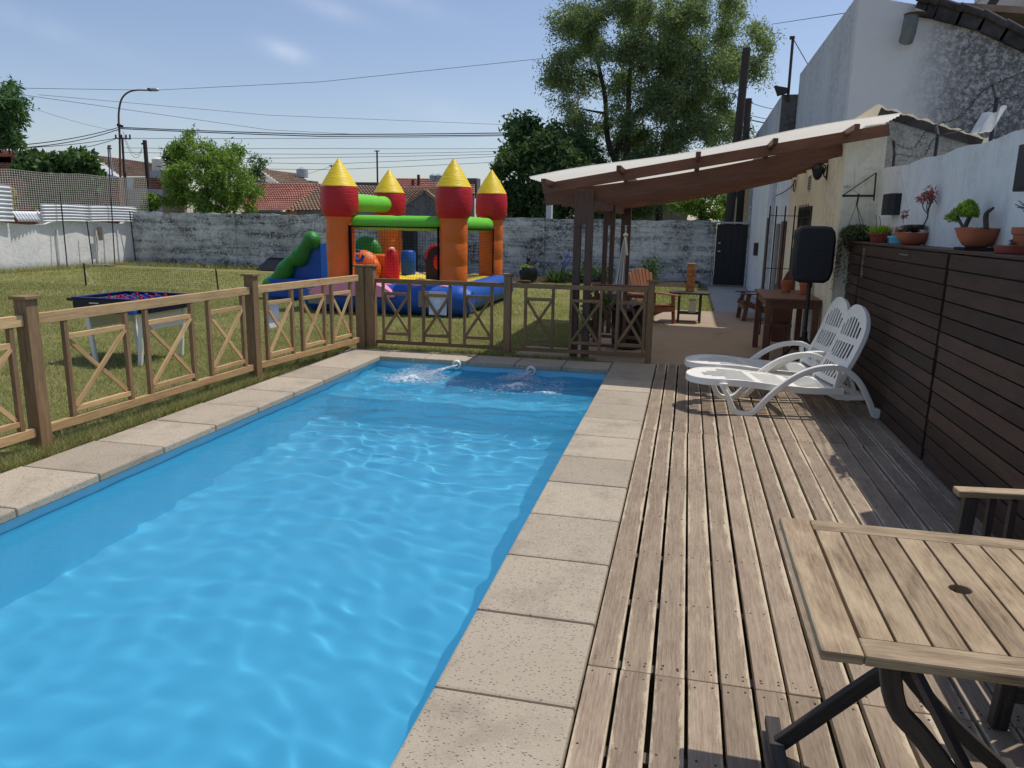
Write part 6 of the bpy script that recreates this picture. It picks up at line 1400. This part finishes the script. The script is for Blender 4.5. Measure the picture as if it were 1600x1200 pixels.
# bamboo-like
cl = ell(325, 280, 64, 48, 25, 1.2, 84) + ell(300, 235, 28, 18, 25, .8, 9) + ell(362, 235, 16, 20, 25, .6, 6) + ell(270, 290, 15, 30, 25, .6, 5) + ell(385, 290, 18, 28, 25, .6, 8) + ell(330, 315, 60, 15, 25, 1, 12) + ell(292, 212, 8, 8, 25, .3, 2)
cl = [(c[0], c[1], c[2], random.uniform(.34, .5)) for c in cl]
tb = (*at(325, 340, 25)[:2], 0); tree('bamboo_thicket', 'feathery light green thicket spilling over the grey back wall, left of the red roofs', 'tree', tb, [at(325, 310, 25), at(322, 270, 25), at(320, 240, 25)], cl, M['leaf_bamboo'], .15, .08, 260, .5, .28, .35, group='trees beyond the walls')
cl = [(*at(px, py, 30), .6) for px, py in ((275, 238), (268, 246), (283, 232), (277, 250), (266, 236))]
tb = (*at(275, 330, 30)[:2], 0); tree('small_tree', 'dark slender tree top poking up behind the light green thicket', 'tree', tb, [at(275, 290, 30), at(275, 250, 30)], cl, M['leaf_dark'], .3, .1, 200, .6, .2, .4, group='trees beyond the walls')
cl = [(*at(random.uniform(392, 408), random.uniform(248, 275), 34), .5) for _ in range(6)]
tb = (*at(400, 330, 34)[:2], 0); tree('small_tree', 'hazy grey-green tree top right of the light green thicket', 'tree', tb, [at(400, 290, 34), at(400, 270, 34)], cl, M['leaf_left'], .16, .1, 200, .6, .4, .1, group='trees beyond the walls')
# tree cut by left frame edge
cl = ell(5, 180, 28, 50, 24, 1.2, 14) + ell(-40, 170, 45, 60, 24, 1.2, 16) + ell(25, 190, 20, 25, 24, .8, 7) + ell(12, 150, 25, 14, 24, .8, 5)
tb = (*at(-40, 340, 24)[:2], 0); tree('left_tree', 'leafy branches of a tree cut off by the left edge of the view', 'tree', tb, [at(-40, 290, 24), at(-38, 220, 24), at(-38, 180, 24)], [(c[0], c[1], c[2], .5) for c in cl], M['leaf_left'], .24, .14, 230, .5, .3, .3, group='trees beyond the walls')
bush('climbing_shrub', 'leafy green shrub between the leaning pole and the block wall', at(235, 318, 24.5), (.42, .3, .35), 700, .14, M['leaf_bamboo'], cat='bush')
bush('dry_shrub', 'yellowish shrub behind the netting beside the tall metal sheet', at(18, 318, 22.5), (.5, .4, .6), 600, .12, leafmat('dry_leaf', rgb(150, 140, 70), rgb(190, 176, 100)), cat='bush')

# ================================================================ FAR HOUSES
def tiled(q, A, B, C_, D, rows, cols):
    """roof plane A-B top edge, D-C bottom edge; stepped rows, barrel columns"""
    A, B, C_, D = map(Vector, (A, B, C_, D)); n = (B - A).cross(D - A).normalized(); n = n if n.z > 0 else -n
    vs = []; fs = []; m = cols * 2 + 1; w_ = 0
    for r_ in range(rows):
        for e in (0, 1):
            v = (r_ + e) / rows; L_ = A.lerp(D, v); R_ = B.lerp(C_, v)
            for i in range(m):
                u = i / (m - 1); p = L_.lerp(R_, u) + n * ((.05 if i % 2 else 0) + (.07 * e)); vs.append(p)
    for r_ in range(rows):
        b = r_ * 2 * m
        for i in range(m - 1): fs.append([b + i, b + i + 1, b + m + i + 1, b + m + i])
        if r_ < rows - 1:
            for i in range(m - 1): fs.append([b + m + i, b + m + i + 1, b + 2 * m + i + 1, b + 2 * m + i])
    q.add(vs, fs)
def quadwall(q, pts, th=.15):
    P = [Vector(p) for p in pts]; n = (P[1] - P[0]).cross(P[2] - P[0]).normalized() * th; k = len(P)
    q.add(P + [p + n for p in P], [list(range(k)), [k + i for i in range(k)][::-1]] + [[i, (i + 1) % k, (i + 1) % k + k, i + k][::-1] for i in range(k)])
def dn(p): return (p[0], p[1], -.1)
# house with red hip roof
t = thing('tiled_house', 'low house with wide red hip roof behind the back wall, left of the castle', 'house', (*at(450, 335, 28)[:2], 0), 'houses beyond the walls')
A = at(385, 287, 31); B = at(505, 289, 31); C_ = at(448, 331, 27); D = at(378, 331, 27); q = MB(); tiled(q, A, B, C_, D, 15, 26); q.build('roof', M['tile_red'], t)
E_ = at(700, 297, 31); F_ = at(680, 329, 27.2); q = MB(); tiled(q, B, E_, F_, C_, 14, 40); q.build('roof', M['tile_brown'], t)
q = MB(); q.tube([B, C_], .06, 6); q.tube([A, B, E_], .06, 6); q.each('ridge', M['tile_red'], t)
q = MB(); quadwall(q, [dn(at(380, 331, 27.3)), dn(at(449, 331, 27.3)), at(449, 331, 27.3), at(380, 331, 27.3)]); q.build('wall', M['house_grey'], t)
q = MB(); quadwall(q, [dn(at(449, 331, 27.3)), dn(at(467, 331, 27.3)), at(467, 329, 27.3), at(449, 329, 27.3)]); q.build('corner_wall', M['house_orange'], t)
q = MB(); quadwall(q, [dn(at(467, 331, 27.4)), dn(at(700, 331, 27.4)), at(700, 327, 27.4), at(467, 327, 27.4)]); q.build('wall', M['house_grey'], t)
t = thing('grey_gable', 'grey gable wall behind the rear turret of the bouncy castle', 'house', (*at(660, 340, 26.5)[:2], 0), 'houses beyond the walls')
q = MB(); quadwall(q, [dn(at(630, 335, 26.5)), dn(at(695, 335, 26.5)), at(690, 320, 26.5), at(665, 300, 26.5), at(634, 322, 26.5)]); q.build('wall', M['dark_render'], t)
q = MB(); q.bar(at(634, 320, 26.4), at(665, 298, 26.4), .2, .1); q.bar(at(665, 298, 26.4), at(692, 320, 26.4), .2, .1); q.each('verge', M['tile_brown'], t)
# farther houses
t = thing('tiled_house', 'distant house with a grey gable and brown tiled roof above the red hip roof', 'house', (*at(440, 330, 42)[:2], 0), 'houses beyond the walls')
A = at(404, 264, 42); B = at(463, 272, 46); C_ = at(488, 289, 42); D = at(440, 290, 38); q = MB(); tiled(q, A, B, C_, D, 8, 16); q.build('roof', M['tile_brown'], t)
q = MB(); quadwall(q, [dn(at(380, 288, 40)), dn(at(440, 290, 38)), at(440, 290, 38), at(404, 265, 42), at(385, 275, 41)]); q.build('wall', M['house_grey'], t)
c = at(475, 275, 44); q = MB(); q.box((c[0] - .5, 43.5, 0), (c[0] + .7, 44.5, c[2] - .3)); q.build('parapet', M['dark_render'], t); q = MB(); q.lathe([(.35, 0), (.35, .45), (.1, .6)], 14, (c[0], 43.8, c[2] - .1)); q.build('water_tank', M['grey_metal'], t, smooth=40)
t = thing('tiled_house', 'distant long red-brown roof with chimneys between the middle turrets of the castle', 'house', (*at(660, 330, 42)[:2], 0), 'houses beyond the walls')
A = at(618, 279, 46); B = at(742, 280, 46); C_ = at(742, 305, 40); D = at(628, 304, 40); q = MB(); tiled(q, A, B, C_, D, 8, 30); q.build('roof', M['tile_red'], t)
q = MB(); quadwall(q, [dn(D), dn(C_), C_, D]); q.build('wall', M['house_grey'], t)
q = MB()
for px in (645, 654): c = at(px, 285, 43); q.tube([(c[0], 43, c[2] - .6), (c[0], 43, at(px, 273 if px > 650 else 281, 43)[2])], .09, 8)
q.each('chimney', M['dark_pole'], t)
c = at(735, 285, 44); q = MB(); q.box((c[0] - .6, 43.6, 3), (c[0] + .5, 44.4, at(735, 279, 44)[2])); q.build('roof_box', M['dark_render'], t)
for i, px in enumerate((678, 687)):
    c = at(px, 279, 40); q = MB(); q.lathe([(.02, -.45), (.02, -.1), (.22, -.15), (.25, .15), (.1, .25)], 14, c); tag(q.build('roof_tank', M['grey_metal'], smooth=40), 'small round tank on the distant roof, %s of two beside the front right turret' % ('left' if i == 0 else 'right'), 'tank')
c = at(573, 290, 38); t = thing('flat_house', 'small flat-roofed grey hut behind the upper green bar of the bouncy castle', 'house', (c[0], 38, 0), 'houses beyond the walls'); q = MB(); a = at(561, 285, 38); b = at(584, 300, 38); q.box((a[0], 38, -.1), (b[0] + .1, 40, a[2] - .15)); q.build('wall', M['house_grey'], t); q = MB(); q.box((a[0] - .15, 37.8, a[2] - .149), (b[0] + .3, 40.2, a[2])); q.build('roof', M['dark_render'], t)
# left brick house
t = thing('brick_house', 'red brick house with an arched opening behind the netting at the far left', 'house', (*at(20, 330, 38)[:2], 0), 'houses beyond the walls')
q = MB(); quadwall(q, [dn(at(-60, 270, 38)), dn(at(52, 270, 38)), at(48, 243, 38), at(-60, 238, 38)]); q.build('wall', M['brick'], t)
q = MB(); tiled(q, at(-60, 230, 41), at(38, 238, 41), at(52, 246, 37.5), at(-60, 247, 37.5), 6, 22); q.build('roof', M['tile_red'], t)
q = MB(); c = at(5, 265, 37.9); a_ = at(9, 265, 37.9); q.prism([(c[0] - .35, c[2] - 1), (c[0] + .35, c[2] - 1)] + [(c[0] + .35 * math.cos(a), c[2] + .1 + .4 * math.sin(a)) for a in np.linspace(0, PI, 10)], 'y', 37.86, 37.95); c = at(5, 250, 37.9); q.box((c[0] - .6, 37.85, c[2] - .15), (c[0] + .6, 37.93, c[2] + .15)); q.build('window', M['black_iron'], t)
# house with brown roof
t = thing('tiled_house', 'white-gabled house with a long brown tiled roof behind the street lamp', 'house', (*at(190, 330, 36)[:2], 0), 'houses beyond the walls')
A = at(145, 243, 38); B = at(246, 257, 40); C_ = at(252, 278, 36); D = at(190, 278, 33); q = MB(); tiled(q, A, B, C_, D, 11, 26); q.build('roof', M['tile_brown'], t)
q = MB(); quadwall(q, [dn(at(140, 278, 34)), dn(at(192, 280, 33)), at(190, 277, 33), at(146, 245, 37.9), at(135, 260, 36)]); q.build('gable_wall', M['house_white'], t)
q = MB(); quadwall(q, [dn(at(190, 300, 33.2)), dn(at(255, 300, 33.2)), at(255, 277, 33.2), at(190, 277, 33.2)]); q.build('wall', M['house_white'], t)
q = MB(); quadwall(q, [at(212, 296, 32.6), at(256, 296, 32.6), at(256, 278, 32.6), at(212, 278, 32.6)]); q.build('brick_band', M['brick'], t)
t = thing('water_tank', 'white rooftop water tank on a small turret left of the light green thicket', 'water tank', at(249, 262, 33)); c = at(249, 256, 33)
q = MB(); q.lathe([(.30, -.35), (.33, -.3), (.33, .2), (.25, .28), (.1, .3)], 18, c); q.build('tank', M['white_plastic'], t, smooth=40); q = MB(); q.box((c[0] - .38, 32.7, c[2] - 1.0), (c[0] + .5, 33.4, c[2] - .36)); q.build('turret', M['house_white'], t)
q = MB(); q.ico((*at(154, 270, 26)[:2], at(154, 270, 26)[2]), .28, 8, (.7, 1, 1.5)); tag(q.build('roof_tank', M['cream_wall'], smooth=True), 'cream domed tank behind the right side of the fig tree', 'tank')
t = thing('brick_wall', 'red brick garden wall behind the netting', 'wall', (*at(175, 330, 25.5)[:2], 0)); q = MB(); quadwall(q, [dn(at(140, 330, 25.5)), dn(at(190, 330, 25.5)), at(190, 277, 25.5), at(140, 283, 25.5)]); q.build('wall_face', M['brick'], t)
t = thing('block_wall', 'pale block wall with horizontal courses left of the light green thicket', 'wall', (*at(235, 330, 27)[:2], 0)); q = MB(); quadwall(q, [dn(at(190, 330, 27)), dn(at(257, 330, 27)), at(257, 296, 27), at(190, 294, 27)]); q.build('wall_face', M['house_white'], t)
t = thing('ochre_wall', 'narrow ochre-grey wall end behind the left side of the light green thicket', 'wall', (*at(265, 330, 26.4)[:2], 0)); q = MB(); quadwall(q, [dn(at(256, 330, 26.4)), dn(at(290, 330, 26.4)), at(290, 266, 26.4), at(256, 266, 26.4)]); q.build('wall_face', M['house_ochre'], t)
# buildings under pergola right
t = thing('grey_shed', 'grey building behind the back wall, seen under the pergola roof', 'building', (*at(1020, 345, 36)[:2], 0), 'houses beyond the walls'); q = MB(); quadwall(q, [dn(at(985, 340, 36)), dn(at(1075, 340, 36)), at(1075, 312, 36), at(985, 318, 36)]); q.build('wall', M['house_grey'], t)
t = thing('ochre_building', 'pale ochre building between the utility poles at the right end of the back wall', 'building', (*at(1155, 345, 34)[:2], 0), 'houses beyond the walls'); q = MB(); quadwall(q, [dn(at(1128, 340, 34)), dn(at(1180, 340, 34)), at(1180, 285, 34), at(1128, 290, 34)]); q.build('wall', M['house_ochre'], t)
q = MB(); quadwall(q, [at(1147, 308, 33.7), at(1158, 308, 33.7), at(1158, 300, 33.7), at(1147, 300, 33.7)], .05); q.build('window', M['cushion_blue'], t)
t = thing('pillar', 'short white concrete pillar beyond the back wall just left of the pergola posts', 'pillar', (*at(858, 300, 25)[:2], 0)); a = at(853, 340, 25); b = at(862, 300, 25); q = MB(); q.box((a[0], 25, 0), (b[0], 25.3, at(858, 288, 25)[2])); q.build('shaft', M['house_white'], t)

# ================================================================ POLES, LAMP AND CABLES
bt = at(190, 330, 30); p1_ = at(187, 215, 30); t = thing('street_lamp', 'tall rusty street lamp with a curved arm reaching right over the rooftops', 'street lamp', (bt[0], 30, 0))
q = MB(); pts = [(bt[0], 30, 0), (bt[0], 30, 2), p1_] + [at(px, py, 30) for px, py in ((185.5, 190), (186, 172), (190, 155), (199, 145), (212, 141), (230, 141))]; pts = arc_pts(pts, 5)
q.tube(pts, [.052 - .022 * min(1, i / len(pts)) for i in range(len(pts))], 10); q.build('pole', M['rust_metal'], t, smooth=True)
c = at(241, 140, 30); q = MB(); q.ico(c, .25, 8, (1, .55, .3)); q.build('lamp_head', M['grey_metal'], t, smooth=True); q = MB(); q.box((c[0] - .28, 29.9, c[2] - .06), (c[0] - .14, 30.1, c[2] + .06)); q.build('lamp_socket', M['dark_pole'], t, bevel=.02)
q = MB(); a = at(180, 216, 30); b = at(204, 217, 30); q.bar(a, b, .05, .05); a = at(183, 195, 29.9); q.bar(a, at(192, 198, 29.9), .05, .12)
for px in (181, 190, 197, 203): c = at(px, 214, 30); q.tube([(c[0], 30, c[2] - .05), (c[0], 30, c[2] + .1)], .035, 6)
q.build('cross_arm', M['dark_pole'], t)
def pole(lab, top, bot_px, Y, r0, r1, mat='dark_pole', name='utility_pole', arms=()):
    a = at(*top, Y); b = at(*bot_px, Y); d = (b[0] - a[0]) / max(1e-6, (a[2] - b[2])); t = thing(name, lab, 'pole', (b[0] + d * b[2], Y, 0), 'poles beyond the walls')
    q = MB(); q.tube([(b[0] + d * b[2], Y, 0), a], [r0, r1], 10); q.build('shaft', M[mat], t, smooth=50)
    if arms:
        q = MB()
        for (x0, y0, x1, y1) in arms: q.bar(at(x0, y0, Y), at(x1, y1, Y), .05, .05)
        q.each('bracket', M['dark_pole'], t)
    return t
pole('leaning grey wooden pole right of the street lamp', (226, 219), (235, 328), 27, .09, .08, arms=((221, 225, 227, 223),))
pole('thin pale pole with a round head left of the street lamp', (171, 229), (181, 322), 26, .035, .03, 'grey_metal', arms=((168, 232, 174, 232), (169, 228, 173, 228)))
pole('thin dark pole just right of the street lamp base', (191, 215), (197, 322), 30.6, .05, .05)
pole('tall dark leaning pole rising in front of the right side of the tall tree', (1167, 75), (1139, 345), 25.5, .16, .12)
pole('shorter dark pole between the tall leaning pole and the stained party wall', (1170, 154), (1155, 345), 28, .13, .11, arms=((1165, 161, 1176, 160), (1166, 185, 1175, 184), (1165, 200, 1176, 201)))
pole('far thin pole with a small crossbar above the castle, right one', (589, 235), (590, 290), 45, .06, .05, arms=((585, 236, 593, 236),))
pole('far thin pole with a small crossbar above the castle, left one', (518, 258), (519, 290), 45, .05, .05, arms=((514, 259, 522, 259),))
# thin rods inside netting
for px, a_, b_, lab in ((168, 268, 330, 'thin dark rod left of the pale pole behind the netting'), (199, 270, 330, 'thin dark rod right of the street lamp base')): pole(lab, (px - 3, a_), (px, b_), 24.6, .03, .03)
def cable(lab, pts, Ys, sag=0, r_=.022):
    P = [Vector(at(px, py, Y)) for (px, py), Y in zip(pts, Ys)]; out = []
    for i in range(len(P) - 1):
        for k in range(16): u = k / 16; p = P[i].lerp(P[i + 1], u); p.z -= sag * 4 * u * (1 - u); out.append(p)
    out.append(P[-1]); q = MB(); q.tube(out, r_ * .68, 5); tag(q.build('power_cable', M['cable']), lab, 'cable', 'overhead cables')
LP = 30
cable('upper thick bundled cable running right from the lamp post to the dense tree', [(188, 199), (500, 210), (830, 207)], (LP, 31, 33), 0.02, .03)
cable('lower thick bundled cable running right from the lamp post to the dense tree', [(188, 201), (500, 213), (830, 210)], (LP, 31, 33), 0.02, .03)
cable('thick cable rising from the left edge to the lamp post, upper one', [(-10, 229), (186, 199)], (24, LP), .15, .026)
cable('thick cable rising from the left edge to the lamp post, second one', [(-10, 232), (186, 202)], (24, LP), .2, .026)
cable('cable from the left edge to the lamp post cross-arm, upper one', [(-10, 232), (181, 216)], (24, LP), .1, .02)
cable('cable from the left edge to the lamp post cross-arm, lower one', [(-10, 238), (181, 217)], (24, LP), .25, .02)
cable('thin wire crossing the sky behind the lamp head to the tall tree', [(-10, 137), (240, 141), (500, 128), (880, 88)], (24, 30, 31, 33), 0, .013)
cable('thin wire slanting down from the upper left towards the middle of the sky', [(20, 146), (420, 203), (560, 210)], (24, 33, 36), 0, .012)
cable('faint thin wire slanting gently from the upper left to the dense dark tree', [(60, 148), (420, 180), (820, 196)], (26, 34, 38), 0, .011)
cable('very thin wire dropping from the left tree towards the lamp post', [(35, 163), (186, 205)], (24, LP), .1, .008)
for i, (y0, y1, y2) in enumerate(((216, 216, 212), (231, 232, 232), (238, 241, 236), (247, 246, 240), (252, 256, 243), (262, 265, 252))):
    cable('thin street wire %s above the far rooftops' % ['highest', 'second from top', 'third from top', 'fourth from top', 'second lowest', 'lowest'][i], [(190 if i < 3 else 320, y0), (520, y1), (800, y2)], (36, 40, 44), .02, .017)
cable('short wire from the far house turret up to the left far pole', [(480, 272), (518, 260)], (44, 45), .0, .015)
for i, (a, b, c_) in enumerate(((160, 166, 172), (180, 184, 187), (187, 190, 193))):
    cable('wire from the shorter dark pole to the stained party wall, %s one' % ['top', 'middle', 'bottom'][i], [(1172, a), (1225, c_)], (28, 30), .05, .016 if i < 2 else .03)
for i, (p, q_) in enumerate((((1172, 186), (1200, 215)), ((1170, 200), (1195, 190)), ((1172, 201), (1202, 222)))): cable('slack service wire tangled beside the shorter dark pole, %s' % ['crossing down', 'crossing up', 'lowest'][i], [p, q_], (28, 29), .25, .012)
for i, (p, q_) in enumerate((((192, 205), (222, 232)), ((193, 213), (222, 235)))): cable('slack looping wire between the lamp post and the leaning pole, %s loop' % ['upper', 'lower'][i], [p, q_], (30, 27.2), .55, .012)
cable('thin wire reaching from the tall tree to the top of the tall white building', [(1205, 38), (1330, 19)], (31, 20), .0, .013)
cable('thin wire above the tiled roof edge at the top right', [(1500, 20), (1545, -8)], (16, 18), .0, .012)
